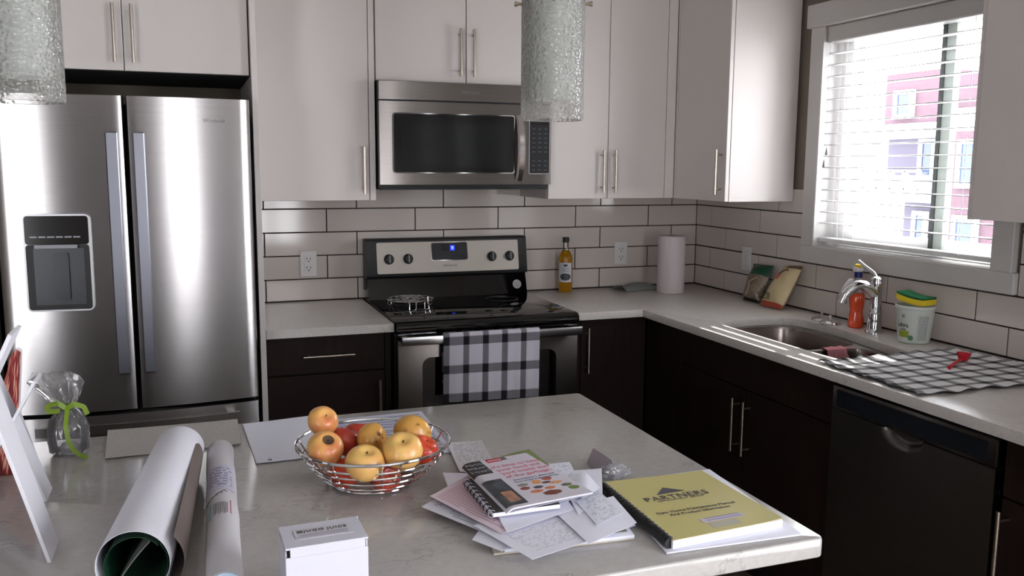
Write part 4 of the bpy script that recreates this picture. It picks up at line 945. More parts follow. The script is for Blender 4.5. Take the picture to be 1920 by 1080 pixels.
fin(sheet(lambda u, v: g(.10 + .26 * u, .60 + .13 * v + .02 * math.sin(PI * u)), 8, 6, .0004), 'badge', mat('badge_coral', (206, 110, 84), .4), t)
fin(tube([g(.28, .73), g(.36, .82), g(.50, .86), g(.58, .83)], .0035, 6), 'swirl_print', mat('brown_print', (90, 56, 36), .4), t)
for k, txt in enumerate(('flour', 'de ble', 'blanche')): q = g(.34, .26 - .055 * k); lettering(txt, t, INK, q, g(.6, .2) - g(.3, .2), g(.34, .4) - g(.34, .2), .020)

# ================================================================== THINGS ON THE ISLAND
# --- fruit bowl
t = thing('fruit_bowl', 'chrome wire fruit bowl heaped with apples on the island', 'bowl', (-2.178, -2.345, CZ))
bc = (-2.178, -2.345)
def br_of(h): return 0.072 + 0.076 * (h / 0.078) ** 0.62
for h, rr in ((0.003, .0026), (0.016, .0022), (0.031, .0022), (0.046, .0022), (0.060, .0022), (0.080, .0030)):
    nm = 'rim' if h > .07 else 'wire_ring'; fin(tube(circ(bc, br_of(h), CZ + .0005 + h, 56), rr, 8, True), nm, CHROME, t)
for k in range(7):
    for off in (-.035, .035):
        a = k * 2 * PI / 7 + .25
        fin(tube([(bc[0] + (br_of(h) - .0035) * math.cos(a + off * (1 + 3 * h / .08)), bc[1] + (br_of(h) - .0035) * math.sin(a + off * (1 + 3 * h / .08)), CZ + .0005 + h) for h in (.003, .010, .02, .035, .05, .065, .080)], .0018, 6), 'rib', CHROME, t)
fin(tube([(bc[0] - .072, bc[1], CZ + .0035), (bc[0] + .072, bc[1], CZ + .0035)], .002, 6), 'base_wire', CHROME, t); fin(tube([(bc[0], bc[1] - .072, CZ + .0035), (bc[0], bc[1] + .072, CZ + .0035)], .002, 6), 'base_wire', CHROME, t)
def apple_mat(name, ca, cb, cdk=None, spots=False, axis_mix=0.5):
    m = mat(name, ca, rough=0.32, Coat_Weight=0.15); b = m.node_tree.nodes['Principled BSDF']
    tc = N(m, 'ShaderNodeTexCoord'); n = N(m, 'ShaderNodeTexNoise'); n.inputs['Scale'].default_value = 14; n.inputs['Detail'].default_value = 4; n.inputs['Roughness'].default_value = .6
    mp = N(m, 'ShaderNodeMapping'); L(m, tc.outputs['Object'], mp.inputs[0]); L(m, mp.outputs[0], n.inputs['Vector'])
    c_ = ramp(m, n.outputs['Fac'], [(0.5 - axis_mix * .25, lin(ca)), (0.5 + .3 - axis_mix * .2, lin(cb))])
    n2 = N(m, 'ShaderNodeTexNoise'); n2.inputs['Scale'].default_value = 55; L(m, tc.outputs['Object'], n2.inputs['Vector'])
    k = ramp(m, n2.outputs['Fac'], [(0.68, (0, 0, 0)), (0.74, (1, 1, 1))] if not spots else [(0.60, (0, 0, 0)), (0.64, (1, 1, 1))])
    if spots:
        n3 = N(m, 'ShaderNodeTexNoise'); n3.inputs['Scale'].default_value = 18; L(m, tc.outputs['Object'], n3.inputs['Vector']); k3 = ramp(m, n3.outputs['Fac'], [(.5, (0, 0, 0)), (.6, (1, 1, 1))])
        mm = N(m, 'ShaderNodeMath', operation='MULTIPLY'); L(m, k, mm.inputs[0]); L(m, k3, mm.inputs[1]); k = mm.outputs[0]
    mx = N(m, 'ShaderNodeMix', data_type='RGBA'); L(m, k, mx.inputs[0]); L(m, c_, mx.inputs[6]); mx.inputs[7].default_value = lin((110, 66, 34) if spots else (206, 150, 90))
    L(m, mx.outputs[2], b.inputs['Base Color']); return m
AY = apple_mat('apple_yellow', (226, 184, 104), (222, 158, 100), axis_mix=.2); AO = apple_mat('apple_orange_blush', (226, 178, 98), (208, 112, 78), axis_mix=.45); AR = apple_mat('apple_red', (198, 62, 44), (214, 88, 52)); AOR = apple_mat('apple_red_orange', (222, 82, 40), (206, 58, 36)); AG = apple_mat('apple_golden', (208, 158, 76), (198, 144, 68), spots=True); ADR = apple_mat('apple_dark_red', (170, 44, 42), (196, 84, 62))
STEM = mat('apple_stem', (70, 46, 26), .8); CAL = mat('apple_calyx', (84, 62, 44), .8)
def apple(p, r, m, lab, ax, seed, brown=False):
    t = thing('apple', lab, 'apple', p, 0, 'apples in the fruit bowl')
    n, k_ = 28, 18; bm = bmesh.new(); prof = []
    for j in range(k_ + 1):
        th = PI * j / k_; rr = math.sin(th); z = math.cos(th)
        dimple = math.exp(-(rr / .30) ** 2)
        zz_ = (z * (0.90 - 0.30 * dimple) if z > 0 else z * (0.90 - 0.16 * dimple))
        prof.append((rr * (1.0 + .05 * z) * 1.02 + (1e-4 if 0 < j < k_ else 0), zz_))
    prof[0] = (0, prof[0][1]); prof[-1] = (0, prof[-1][1]); lathe(prof, (0, 0, 0), n, bm)
    for v in bm.verts: d_ = 1 + .035 * noise.noise(v.co * 1.6 + Vector((seed * 3, 0, 0))); v.co = v.co * d_
    Q = Vector(ax).to_track_quat('Z', 'Y').to_matrix().to_4x4(); M = Matrix.Translation(Vector(p)) @ Q @ Matrix.Scale(r, 4)
    bm.transform(M); fin(bm, 'flesh', m, t, smooth=80)
    s = tube([(0, 0, .56), (.02, .01, .64), (.05, .03, .72)], [.035, .03, .04], 6); s.transform(M); fin(s, 'stem', STEM, t)
    c_ = lathe([(0, -.70), (.07, -.71), (.11, -.75), (.06, -.74), (0, -.73)], (0, 0, 0), 8); c_.transform(M); fin(c_, 'calyx', CAL, t)
    if brown:
        q = lathe([(0, .655), (.12, .672), (.24, .742), (.30, .80), (.31, .80), (.24, .725), (.12, .65), (0, .63)], (0, 0, 0), 16); q.transform(M); fin(q, 'russet_patch', CAL, t)
apple((-2.2720, -2.3182, 1.035), .0295, AO, 'small yellow-orange apple perched highest, on the left rim of the bowl', (.25, -.7, .75), 1)
apple((-2.2783, -2.3925, 1.0041), .0338, AO, 'orange-yellow apple with brown stem hollow, frontmost at the left of the bowl', (.15, -.6, .8), 2, True)
apple((-2.2312, -2.3160, 0.9891), .0325, ADR, 'dark red apple mostly hidden behind the left front apple', (.4, .3, .9), 3)
apple((-2.1939, -2.2667, 0.9814), .033, AR, 'red apple at the back of the bowl, behind the golden middle apple', (.1, .3, .9), 4)
apple((-2.1833, -2.3538, 1.0000), .032, AG, 'golden apple in the middle of the bowl with its stem turned right', (.9, -.5, .1), 5)
apple((-2.2153, -2.4500, 0.9869), .0360, AY, 'pale yellow apple at the front centre of the bowl', (.1, -.35, .95), 6)
apple((-2.1433, -2.4460, 1.0011), .0372, AY, 'large yellow apple front right, its stem hollow showing on top', (-.1, -.45, .9), 7)
apple((-2.0963, -2.3284, 0.9965), .0386, AG, 'brown-speckled golden apple at the back right of the bowl', (.5, .4, .5), 8)
apple((-2.0900, -2.3900, 0.9800), .0305, AOR, 'bright orange-red apple squeezed against the right rim', (.4, -.2, .9), 9)
apple((-2.2414, -2.3917, 0.9527), .0315, AOR, 'orange-red apple low on the left, seen through the bowl wires', (-.3, .2, .9), 10)
apple((-2.1725, -2.4236, 0.9481), .0295, ADR, 'dark red apple low at the front, seen through the bowl wires', (.2, -.8, .4), 11)
apple((-2.1180, -2.3300, 0.9500), .030, AR, 'red apple at the bottom of the bowl under the speckled golden one', (0, 0, 1), 12)

# --- papers lying flat
def flat(name, lab, cat, px, m, z=CZ + .0016, th=.0004, curl=0.0, nu=10, nv=10, group=None, seed=0, order=None):
    cs = [atz(x, y, z) for x, y in px]
    o = sum((c for c in cs), Vector()) / 4
    def f(u, v):
        p = quadpt(cs, u, v); e_ = curl * (abs(2 * u - 1) ** 3 * .5 + abs(2 * v - 1) ** 3 * .5) + .0006 * abs(noise.noise(Vector((u * 3, v * 3, seed)))); p.z += e_; return p
    ob = fin(sheet(f, nu, nv, th), name, m, origin=o); return tag(ob, lab, cat, group)
PTOW = mat('paper_towel_sheet', (188, 184, 180), rough=0.95, bump=0.9, bscale=120)
flat('paper_towel', 'unfolded paper towel lying on the island behind the white rolls', 'paper towel', [(197, 861), (452, 833), (445, 787), (202, 808)], PTOW, curl=.002, th=.0008)
flat('paper_sheet', 'blank white sheet lying on the island left of the fruit bowl', 'paper', [(481, 870), (650, 850), (628, 774), (455, 796)], PAPERW, curl=.0015, seed=1)
flat('paper_sheet', 'printed sheet under the right side of the fruit bowl', 'paper', [(640, 862), (852, 848), (790, 771), (622, 787)], printed('form_print', (205, 205, 222), (120, 126, 160), 16, 3.0, .05, .95, .05, .95, .8), curl=.0005, seed=2, z=CZ + .0014)
lettering('G', bpy.data.objects['paper_sheet'], INK, atz(506, 862, CZ + .004), (1, .05, 0), (0, 1, 0), .012)
flat('receipt', 'crumpled receipt lying between the fruit bowl and the paper pile', 'receipt', [(862, 888), (935, 880), (903, 828), (838, 832)], printed('receipt_print', (206, 204, 208), (150, 148, 155), 22, 12, .1, .9, .05, .95, .5), curl=.004, seed=3)

# --- the pile of papers, from the bottom up
zst = CZ + .0012
def slab(name, lab, cat, px, z0, z1, m, bev=.0008, group=None):
    """stack of pages with thickness, its top corners measured"""
    cs = [atz(x, y, z1) for x, y in px]; o = sum(cs, Vector()) / 4; o.z = z0
    bm = prism([(c.x, c.y) for c in cs], z0, z1, 'z', bev=bev); uvl = bm.loops.layers.uv.verify()
    return tag(fin(bm, name, m, origin=o), lab, cat, group) if lab else (bm, o)
slab('card_folder', 'tan card folder at the very bottom of the paper pile', 'folder', [(926, 1038), (1190, 1008), (1140, 940), (900, 960)], CZ + .0008, CZ + .0045, PAPERC)
slab('paper_bundle', 'thick bundle of white pages lying on the tan folder', 'papers', [(946, 1030), (1190, 1003), (1136, 930), (905, 950)], CZ + .0048, CZ + .0105, PAPERW)
bb2 = slab('brochure', 'dark brown brochure edge showing under the loose sheets', 'brochure', [(1010, 1015), (1176, 995), (1120, 925), (960, 945)], CZ + .0108, CZ + .0125, mat('brown_brochure', (112, 104, 86), .4))
def loose(lab, px, zs, m, name='paper_sheet', cat='paper', bend=0.0, seed=0, nu=12, nv=12, th=.0004):
    cs = [atz(x, y, z) for (x, y), z in zip(px, zs)]; o = sum(cs, Vector()) / 4
    def f(u, v): p = quadpt(cs, u, v); p.z += bend * math.sin(PI * u) * math.sin(PI * v) + .0005 * noise.noise(Vector((u * 3, v * 3, seed))); return p
    return tag(fin(sheet(f, nu, nv, th), name, m, origin=o), lab, cat)
P1 = printed('statement_print', (228, 230, 242), (150, 156, 180), 26, 8, .06, .94, .05, .95, .45)
P2 = printed('letter_print', (232, 232, 244), (176, 176, 190), 40, 30, .08, .92, .12, .62, .46)
P3 = printed('pink_form', (226, 208, 218), (190, 150, 165), 20, 4, .05, .95, .05, .95, .7)
Z = CZ
loose('bluish printed statement sheet jutting out lowest at the left of the pile', [(790, 950), (985, 1030), (1090, 950), (880, 898)], (Z + .0148, Z + .0145, Z + .0150, Z + .016), P1, seed=1)
loose('white sheet poking out at the back left of the pile', [(842, 918), (950, 950), (990, 890), (830, 886)], (Z + .0165, Z + .0175, Z + .0175, Z + .0165), PAPERW, seed=2)
loose('white sheet peeking out under the printed letter at the front left', [(885, 1012), (942, 1034), (1010, 985), (930, 950)], (Z + .0128, Z + .0128, Z + .0165, Z + .0185), PAPERW, seed=5)
loose('printed letter sheet angled across the front of the pile', [(998, 1049), (1192, 985), (1120, 925), (888, 985)], (Z + .0168, Z + .0175, Z + .021, Z + .0205), P2, seed=3)
loose('folded white sheet with a curled tip at the right of the pile', [(1105, 1020), (1194, 980), (1150, 930), (1040, 960)], (Z + .0195, Z + .0215, Z + .0235, Z + .0235), PAPERW, bend=.003, seed=4)
loose('pink tinted form lying across the left of the pile', [(806, 930), (940, 1000), (1078, 950), (880, 890)], (Z + .0235, Z + .0235, Z + .0245, Z + .0245), P3, seed=6)
loose('white folded letter sticking out under the booklet at the front', [(950, 998), (1076, 955), (1060, 930), (930, 960)], (Z + .0262, Z + .0262, Z + .027, Z + .027), PAPERW, seed=7)
loose('white sheet fanned out at the right side behind the booklet', [(1085, 965), (1130, 932), (1128, 878), (1040, 885)], (Z + .0262, Z + .0262, Z + .0275, Z + .0275), PAPERW, seed=8)
loose('white sheet fanned furthest back right, under the booklet', [(1040, 950), (1098, 925), (1068, 866), (1000, 872)], (Z + .0282, Z + .0282, Z + .030, Z + .030), P1, seed=9)
loose('small printed slip lying furthest right on the pile, nearest the yellow manual', [(1120, 985), (1168, 962), (1120, 918), (1080, 940)], (Z + .0262, Z + .0262, Z + .0278, Z + .0278), P1, seed=11, bend=.002)
loose('crumpled white slip on the pile just right of the booklet', [(1092, 935), (1126, 915), (1096, 882), (1062, 896)], (Z + .0312, Z + .0312, Z + .0322, Z + .0322), PAPERW, seed=12, bend=.006)
# black spiral notebook
t = thing('spiral_notebook', 'black spiral bound notebook under the colourful booklet', 'notebook', atz(960, 930, Z + .031))
cs = [atz(925, 962, Z + .0385), atz(1050, 945, Z + .0385), atz(985, 875, Z + .0385), atz(874, 900, Z + .0385)]
fin(prism([(c.x, c.y) for c in cs], Z + .0310, Z + .0380, 'z'), 'pages', PAPERW, t); fin(prism([(c.x, c.y) for c in cs], Z + .0381, Z + .0392, 'z'), 'cover', mat('black_cover', (14, 14, 18), .25), t)
a, b_ = cs[0], cs[3]; e1 = (cs[1] - cs[0]).normalized()
for k in range(17):
    p = a.lerp(b_, .03 + .94 * k / 16); cc_ = p - e1 * .001; cc_.z = Z + .0352; d1 = (b_ - a).normalized()
    pts = [cc_ + e1 * (.0065 * math.cos(q)) + Vector((0, 0, .0065 * math.sin(q))) for q in [2 * PI * i / 12 for i in range(12)]]
    fin(tube(pts, .0009, 5, True), 'coil', BLACKP if k % 2 else LGREY, t)
# booklet
t = thing('booklet', 'colourful food waste booklet on top of the paper pile', 'booklet', atz(990, 905, Z + .045))
zb0, zb1 = Z + .0396, Z + .0475
cb_ = [atz(950, 955, zb1), atz(1112, 918, zb1), atz(986, 845, zb1), atz(866, 871, zb1)]
def bk(u, v, d=0.0):
    p = quadpt(cb_, u, v); s_ = math.sqrt(max(0, 1 - (1 - min(1, u / .10)) ** 2)); p.z = zb0 + (zb1 - zb0) * (.12 + .88 * s_) - (zb1 - zb0) * .55 * max(0, (u - .1) / .9) + d; return p
fin(sheet(lambda u, v: bk(u, v), 24, 8, .0007), 'cover', mat('booklet_white', (216, 212, 224), .35), t)
fin(sheet(lambda u, v: Vector(((q := bk(u, v, -.0012)).x, q.y, q.z)) , 16, 4, .0016), 'pages', PAPERW, t)
fin(sheet(lambda u, v: Vector(((q := bk(u, v)).x, q.y, zb0 + .0006)), 16, 4, .0005), 'back_cover', mat('booklet_white', (216, 212, 224), .35), t)
def bprint(u0, u1, v0, v1, m, nm, d=.0004, nu=8): return fin(sheet(lambda a, c_: bk(u0 + (u1 - u0) * a, v0 + (v1 - v0) * c_, d), nu, 6, .0003), nm, m, t)
bprint(0.0, .27, .70, 1.0, mat('dark_masthead', (44, 42, 46), .35), 'masthead')
pm = mat('dusk_photo', (60, 66, 74), rough=.35, var=.9, vscale=40); bprint(0.015, .27, .04, .56, pm, 'cover_photo')
bprint(.10, .23, .10, .30, mat('photo_sand', (176, 128, 104), .4, var=.35, vscale=60), 'photo_detail', .0008)
bprint(.34, .56, .92, 1.0, mat('red_banner', (190, 40, 48), .35), 'red_banner'); bprint(.56, .64, .93, 1.0, INKG, 'banner_photo')
e1 = (bk(.9, .5) - bk(.3, .5)); e2 = (bk(.5, .9) - bk(.5, .3))
for k, (txt, u, v) in enumerate((("it's time to keep", .64, .80), ('your food and', .62, .72), ('yard waste out', .64, .64), ('of the garbage.', .63, .56))): lettering(txt, t, INKP, bk(u + .02, v, .0008), e1, e2, .0170, extrude=.0002)
lettering('FOOD', t, LGREY, bk(.14, .92, .001), e1, e2, .014, extrude=.0002); lettering('SCRAPS', t, LGREY, bk(.14, .84, .001), e1, e2, .013, extrude=.0002); lettering('2 WASTE', t, LGREY, bk(.14, .76, .001), e1, e2, .012, extrude=.0002)
lettering('Starting June 1, place your', t, INKB, bk(.66, .475, .0008), e1, e2, .0086, extrude=.0002); lettering('food scraps in the green bin', t, INKB, bk(.66, .43, .0008), e1, e2, .0086, extrude=.0002)
lettering('coming', t, PAPERW, bk(.45, .955, .0009), e1, e2, .010, extrude=.0002)
for (u, v, a_, b2, col) in ((.42, .36, .05, .022, (140, 140, 132)), (.60, .37, .045, .03, (220, 148, 76)), (.76, .40, .05, .03, (176, 84, 62)), (.40, .29, .045, .024, (150, 70, 60)), (.55, .27, .045, .02, (70, 72, 80)), (.70, .33, .045, .016, (84, 52, 46)), (.80, .30, .06, .02, (214, 150, 90)), (.48, .20, .06, .022, (214, 124, 92)), (.62, .13, .085, .035, (120, 60, 40)), (.87, .22, .05, .022, (104, 112, 84)), (.90, .15, .05, .028, (100, 130, 60)), (.66, .22, .05, .02, (206, 120, 70))):
    nm = 'food_%d_%d_%d' % col
    bm = sheet(lambda p, q: bk(u + 1.25 * a_ * (2 * p - 1) * math.sqrt(max(.002, 1 - (2 * q - 1) ** 2)) * (1 + .2 * math.sin(q * 20)), v + 1.3 * b2 * (2 * q - 1), .0005), 6, 6, .0003); fin(bm, 'food_picture', mat(nm, col, .4, var=.3, vscale=200), t)
# green booklet showing behind
t = slab('booklet', 'green edged booklet showing behind the top booklet', 'booklet', [(960, 895), (1030, 872), (992, 842), (940, 855)], Z + .0393, Z + .0398, mat('olive_green', (122, 138, 78), .4), bev=0.0)
# --- tented card with cellophane
t = thing('name_card', 'small folded card with clear wrap standing behind the paper pile', 'card', atz(1140, 892, CZ))
a, b_ = atz(1100, 868, CZ + .002), atz(1132, 893, CZ + .002); a2 = a + Vector((.012, -.004, .032)); b2_ = b_ + Vector((.014, -.004, .034))
fin(sheet(lambda u, v: quadpt([a, b_, b2_, a2], u, v), 4, 4, .0005), 'front_flap', mat('lilac_card', (176, 166, 176), .5), t)
c_, d_ = a + Vector((.03, .012, 0)), b_ + Vector((.032, .010, 0))
fin(sheet(lambda u, v: quadpt([c_, d_, b2_ + Vector((.0012, 0, 0)), a2 + Vector((.0012, 0, 0))], u, v), 4, 4, .0005), 'rear_flap', PAPERW, t)
CEL = film('cellophane', (.96, .96, .97, 1), .5, .08, bump=.4, bscale=40, opacity=.12)
pc = atz(1150, 885, CZ + .012)
bm = bmesh.new(); bmesh.ops.create_icosphere(bm, subdivisions=4, radius=1.0)
for v in bm.verts:
    n_ = 1 + .35 * noise.noise(v.co * 2.3) + .15 * noise.noise(v.co * 6); v.co = Vector((v.co.x * .034 * n_, v.co.y * .018 * n_, max(-.0105, v.co.z * .014 * n_))) + pc
fin(bm, 'clear_wrap', film('crinkled_wrap', (.93, .93, .95, 1), .5, .12, bump=.5, bscale=50, opacity=.35), t, smooth=25)

# --- yellow manual and sheets under it
slab('paper_bundle', 'loose white pages under the yellow spiral manual', 'papers', [(1250, 1036), (1505, 1001), (1330, 879), (1140, 905)], CZ + .001, CZ + .004, PAPERW)
t = thing('manual', 'yellow comb-bound manual with black spine on white pages', 'book', atz(1300, 950, CZ + .004))
zt_, zb_ = CZ + .0200, CZ + .0045
cm = [atz(1262, 1013, zt_), atz(1468, 973, zt_), atz(1315, 883, zt_), atz(1130, 904, zt_)]
fin(prism([(c.x, c.y) for c in cm], zb_, zt_ - .0014, 'z', bev=.0006), 'pages', PAPERW, t)
def mk(u, v, d=0.0): p = quadpt(cm, u, v); p.z = zt_ + d + .004 * max(0, u - .75) ** 2 * 8 * (1 - v * .3); return p
YC = mat('yellow_cover', (208, 198, 128), rough=0.35, Coat_Weight=0.25, Coat_Roughness=0.08)
fin(sheet(lambda u, v: mk(u, v), 16, 16, .0006), 'cover', YC, t)
a, b_ = cm[0].copy(), cm[3].copy(); e1 = (cm[1] - cm[0]).normalized(); mid = (zt_ + zb_) / 2
sp = [Vector((p.x, p.y, mid)) - e1 * .002 for p in (a.lerp(b_, .02), a.lerp(b_, .98))]
fin(tube([sp[0], sp[1]], .0098, 14), 'spine', mat('black_comb', (16, 16, 18), .35), t)
for k in range(21):
    p = a.lerp(b_, .04 + .92 * k / 20); q = Vector((p.x, p.y, mid)) - e1 * .002; dd = (b_ - a).normalized() * .0025
    pts = [q + e1 * (.0098 * math.cos(w_)) + Vector((0, 0, .0098 * math.sin(w_))) for w_ in [PI * .0 + PI * .8 * i / 7 for i in range(8)]]
    fin(tube(pts, .0014, 5), 'comb_tooth', mat('black_comb_tooth', (26, 26, 28), .4), t)
e1 = mk(.8, .5) - mk(.2, .5); e2 = mk(.4, .9) - mk(.4, .3)
NAVY = mat('navy_ink', (78, 76, 88), .5)
lettering('PARTNERS', t, NAVY, mk(.46, .60, .0008), e1, e2, .0265, extrude=.0002, space=1.08)
tri = [(.31, .66), (.59, .675), (.44, .77)]
bm = bmesh.new(); vs = [bm.verts.new(mk(u, v, .0006)) for u, v in tri]; bm.faces.new(vs); ex = bmesh.ops.extrude_face_region(bm, geom=bm.faces[:]); [setattr(v.co, 'z', v.co.z + .0004) for v in ex['geom'] if isinstance(v, bmesh.types.BMVert)]
fin(bm, 'roof_emblem', NAVY, t)
lettering('DEVELOPMENT GROUP', t, INKG, mk(.47, .55, .0008), e1, e2, .0080, extrude=.0002, space=1.2)
lettering('New Home Maintenance Manual', t, NAVY, mk(.48, .37, .0008), e1, e2, .0120, extrude=.0002); lettering('And Product Information', t, NAVY, mk(.48, .32, .0008), e1, e2, .0120, extrude=.0002)
def mprint(u0, u1, v0, v1, m, nm, d): return fin(sheet(lambda a, c2: mk(u0 + (u1 - u0) * a, v0 + (v1 - v0) * c2, d), 4, 4, .0003), nm, m, t)
mprint(.38, .76, .14, .205, printed('label_print', (206, 200, 216), (150, 140, 170), 2, 18, .12, .95, .0, 1, .7), 'label', .0006)
mprint(.40, .66, .05, .125, mat('lilac_label', (188, 184, 168), .5), 'label', .0006)

# --- white carton
t = thing('carton', 'small white tuck-top cardboard carton with a label on top', 'box', (-2.345, -2.833, CZ), R(1.5))
BX = mat('white_cardboard', (210, 210, 222), rough=0.7)
x0, x1, y0, y1, h = -.055, .055, -.037, .036, .117
def lb_(bm): return bm
fin(box(x0, x1, y0, y0 + .0025, .0005, h - .014, .0005), 'front', BX, t, local=True); fin(box(x0, x0 + .0025, y0 + .004, y1, .0005, h - .006, .0005), 'side', BX, t, local=True); fin(box(x1 - .0025, x1, y0 + .004, y1, .0005, h - .006, .0005), 'side', BX, t, local=True)
fin(box(x0, x1, y1 - .0025, y1, .0005, h - .003, .0005), 'back', BX, t, local=True); fin(box(x0 + .003, x1 - .003, y0 + .003, y1 - .003, .0005, .003), 'bottom', BX, t, local=True)
fin(box(x0, x1, y0 - .001, y1 + .001, h - .003, h, .0005), 'lid', BX, t, local=True); fin(box(x0 + .006, x1 - .004, y0 - .0012, y0 + .0012, h - .014, h - .001, .0004), 'lid_flap', BX, t, local=True)
fin(box(x0 + .003, x1 - .003, y0 + .003, y1 - .003, h - .013, h - .005), 'inner_layer', GAPSHADE, t, local=True)  # dark filling painted as the shade below the carton lid
b = bmesh.new()
for k in range(22): box(x0 + .003 + k * .005, x0 + .006 + k * .005, y1 + .0, y1 + .0022, h - .003, h - .0003, bm=b)
fo = fin(b, 'perforated_edge', BX, t, local=True)
lo = fin(prism(rrect(-.038, .040, -.016, .018, .003, 3), h + .0001, h + .0007, 'z'), 'label', mat('label_paper', (206, 204, 214), .5), t, local=True)
WM['lab'] = WM[t.name]
lp = lambda x, y: WM[t.name] @ Vector((x, y, h + .001)); ex_ = WM[t.name].to_3x3() @ Vector((1, 0, 0)); ey_ = WM[t.name].to_3x3() @ Vector((0, 1, 0))
lettering('JUGO JUICE', t, INK, lp(.005, .008), ex_, ey_, .0105, extrude=.0002, space=1.1)
fin(box(-.034, -.026, .004, .012, h + .0007, h + .0011), 'label_emblem', INKG, t, local=True)
fin(box(-.030, .034, -.012, .000, h + .0007, h + .0009), 'label_print', mat('label_grey', (184, 180, 194), .6), t, local=True)

# --- big rolled poster
t = thing('poster_roll', 'large loosely rolled white poster lying on the island', 'poster', (-2.57, -2.3, CZ))
pa, pb = Vector((-2.594, -2.712, 0)), Vector((-2.536, -2.180, 0)); ax = (pb - pa).normalized(); sd = Vector((ax.y, -ax.x, 0))
RWH = mat('poster_white', (232, 232, 242), rough=0.45); 
def spiral(r0, r1, a0, a1, cz0, shift, m, nm, n=60, th=.0005, z_add=0.0, ta=0.0, tb=0.0, wob=0.0):
    def f(u, v):
        a = a0 + (a1 - a0) * u; r = r0 + (r1 - r0) * u + wob * math.sin(a * 2)
        base = (pa - ax * ta).lerp(pb + ax * tb, v); r *= (1 - .06 * v)
        p = base + sd * (shift + r * math.cos(a)); p.z = CZ + .0012 + cz0 * (1 - .06 * v) + r * math.sin(a); p.z = max(p.z, CZ + .0011); return p
    return fin(sheet(f, n, 10, th), nm, m, t)
spiral(.0475, .0515, R(-110), R(330), .0525, 0, RWH, 'outer_sheet')
GI = mat('poster_green', (30, 66, 48), rough=0.3)
spiral(.0405, .0435, R(40), R(400), .0500, .002, [GI], 'inner_sheet', ta=-.004)
def dvd(u, v): p = (pa + ax * .006).lerp(pb, v) + sd * (-.030 + .052 * u); p.z = CZ + .016 + .068 * u + .004 * math.sin(PI * u); return p
fin(sheet(dvd, 8, 6, .0006), 'inner_layer', mat('poster_grey', (150, 152, 150), .4), t)
def lf(u, v):
    a = R(-60) + R(100) * u; r = .059 - .012 * v; p = pa.lerp(pb, .02 + .9 * v) + sd * (.008 * (1 - v) + r * math.cos(a)); p.z = max(CZ + .0011, CZ + .050 + r * math.sin(a) * .95); return p
fin(sheet(lf, 14, 10, .0005), 'loose_edge', mat('poster_back_brown', (110, 98, 94), .35), t)

# --- thin roll with handwriting
t = thing('paper_tube', 'thin wrapped mailing tube with handwriting and stamps, right of the poster', 'tube', (-2.46, -2.4, CZ))
ta_, tb_ = Vector((-2.474, -2.775, CZ + .0275)), Vector((-2.460, -2.155, CZ + .0275)); axv = (tb_ - ta_).normalized(); sv = Vector((axv.y, -axv.x, 0))
TW = mat('wrapped_paper', (206, 204, 210), rough=0.6, bump=.3, bscale=60)
n = 28; bm = tube([ta_.lerp(tb_, k / 20) + Vector((.0006 * math.sin(k), 0, 0)) for k in range(21)], [.0262 * (1 + .012 * math.sin(k * 1.7)) for k in range(21)], n)
fin(bm, 'wrapping', TW, t, smooth=50)
def tw(y0, y1, a0, a1, m, nm, r=.0270):
    def f(u, v): a = a0 + (a1 - a0) * u; p = ta_ + axv * (y0 + (y1 - y0) * v) + sv * (r * math.cos(a)); p.z += r * math.sin(a); return p
    return fin(sheet(f, 10, 6, .0003), nm, m, t)
tw(.33, .46, R(35), R(150), printed('address_print', (196, 194, 212), (110, 110, 140), 9, 7, .1, .9, .1, .9, .55), 'address_label')
bm = bmesh.new(); rr = .0274
def tp(y, a, r=rr): p = ta_ + axv * y + sv * (r * math.cos(a)); p.z += r * math.sin(a); return p
pts = [tp(.285 + .035 * k / 14 + .006 * math.sin(k * 2.1), R(150 - 75 * k / 14) + .12 * math.cos(k * 2.1)) for k in range(15)]
fin(tube(pts, .0006, 5), 'signature', INK, t)
tw(.205, .275, R(128), R(140), mat('stamp_teal', (140, 176, 172), .6), 'stamp'); 
for k in range(9): tw(.215 + .004 * (k % 3), .268, R(120 - k * 6), R(118 - k * 6), mat('stamp_ink', (96, 92, 96), .6), 'barcode_line')
tw(.22, .28, R(60), R(57), mat('stamp_red', (190, 90, 90), .6), 'stamp')
fin(tube([ta_ - axv * .0012, ta_ - axv * .004], [.0255, .0255], n), 'end_cap', mat('pale_blue_cap', (190, 214, 236), .4), t)

# --- cellophane gift with green ribbon
t = thing('gift_jar', 'clear cellophane wrapped glass jar tied with a green ribbon', 'gift', (-2.785, -1.965, CZ))
g0 = atz(128, 857, CZ); gc = (g0.x, g0.y + .03, CZ + .0008); k_ = 1.0
GJ = film('jar_glass', (.985, .99, .99, 1), .35, .02, opacity=.05)
fin(lathe([(0, .002), (.026, .002), (.033, .008), (.037, .03), (.037, .055), (.030, .075), (.018, .086), (.016, .09), (.016, .095)], gc, 28), 'jar', GJ, t)
fin(lathe([(0, .004), (.018, .004), (.020, .012), (.014, .022), (0, .024)], gc, 20), 'jar_contents', film('jar_contents', (.97, .97, .96, 1), .4, .05, bump=.5, bscale=90, opacity=.2), t)
bm = bmesh.new(); prof = [(.030, 0), (.038, .006), (.042, .03), (.041, .055), (.033, .078), (.016, .094), (.008, .100), (.012, .106), (.026, .120), (.038, .140), (.044, .152), (.040, .166), (.030, .175)]
lathe(prof, gc, 40, bm)
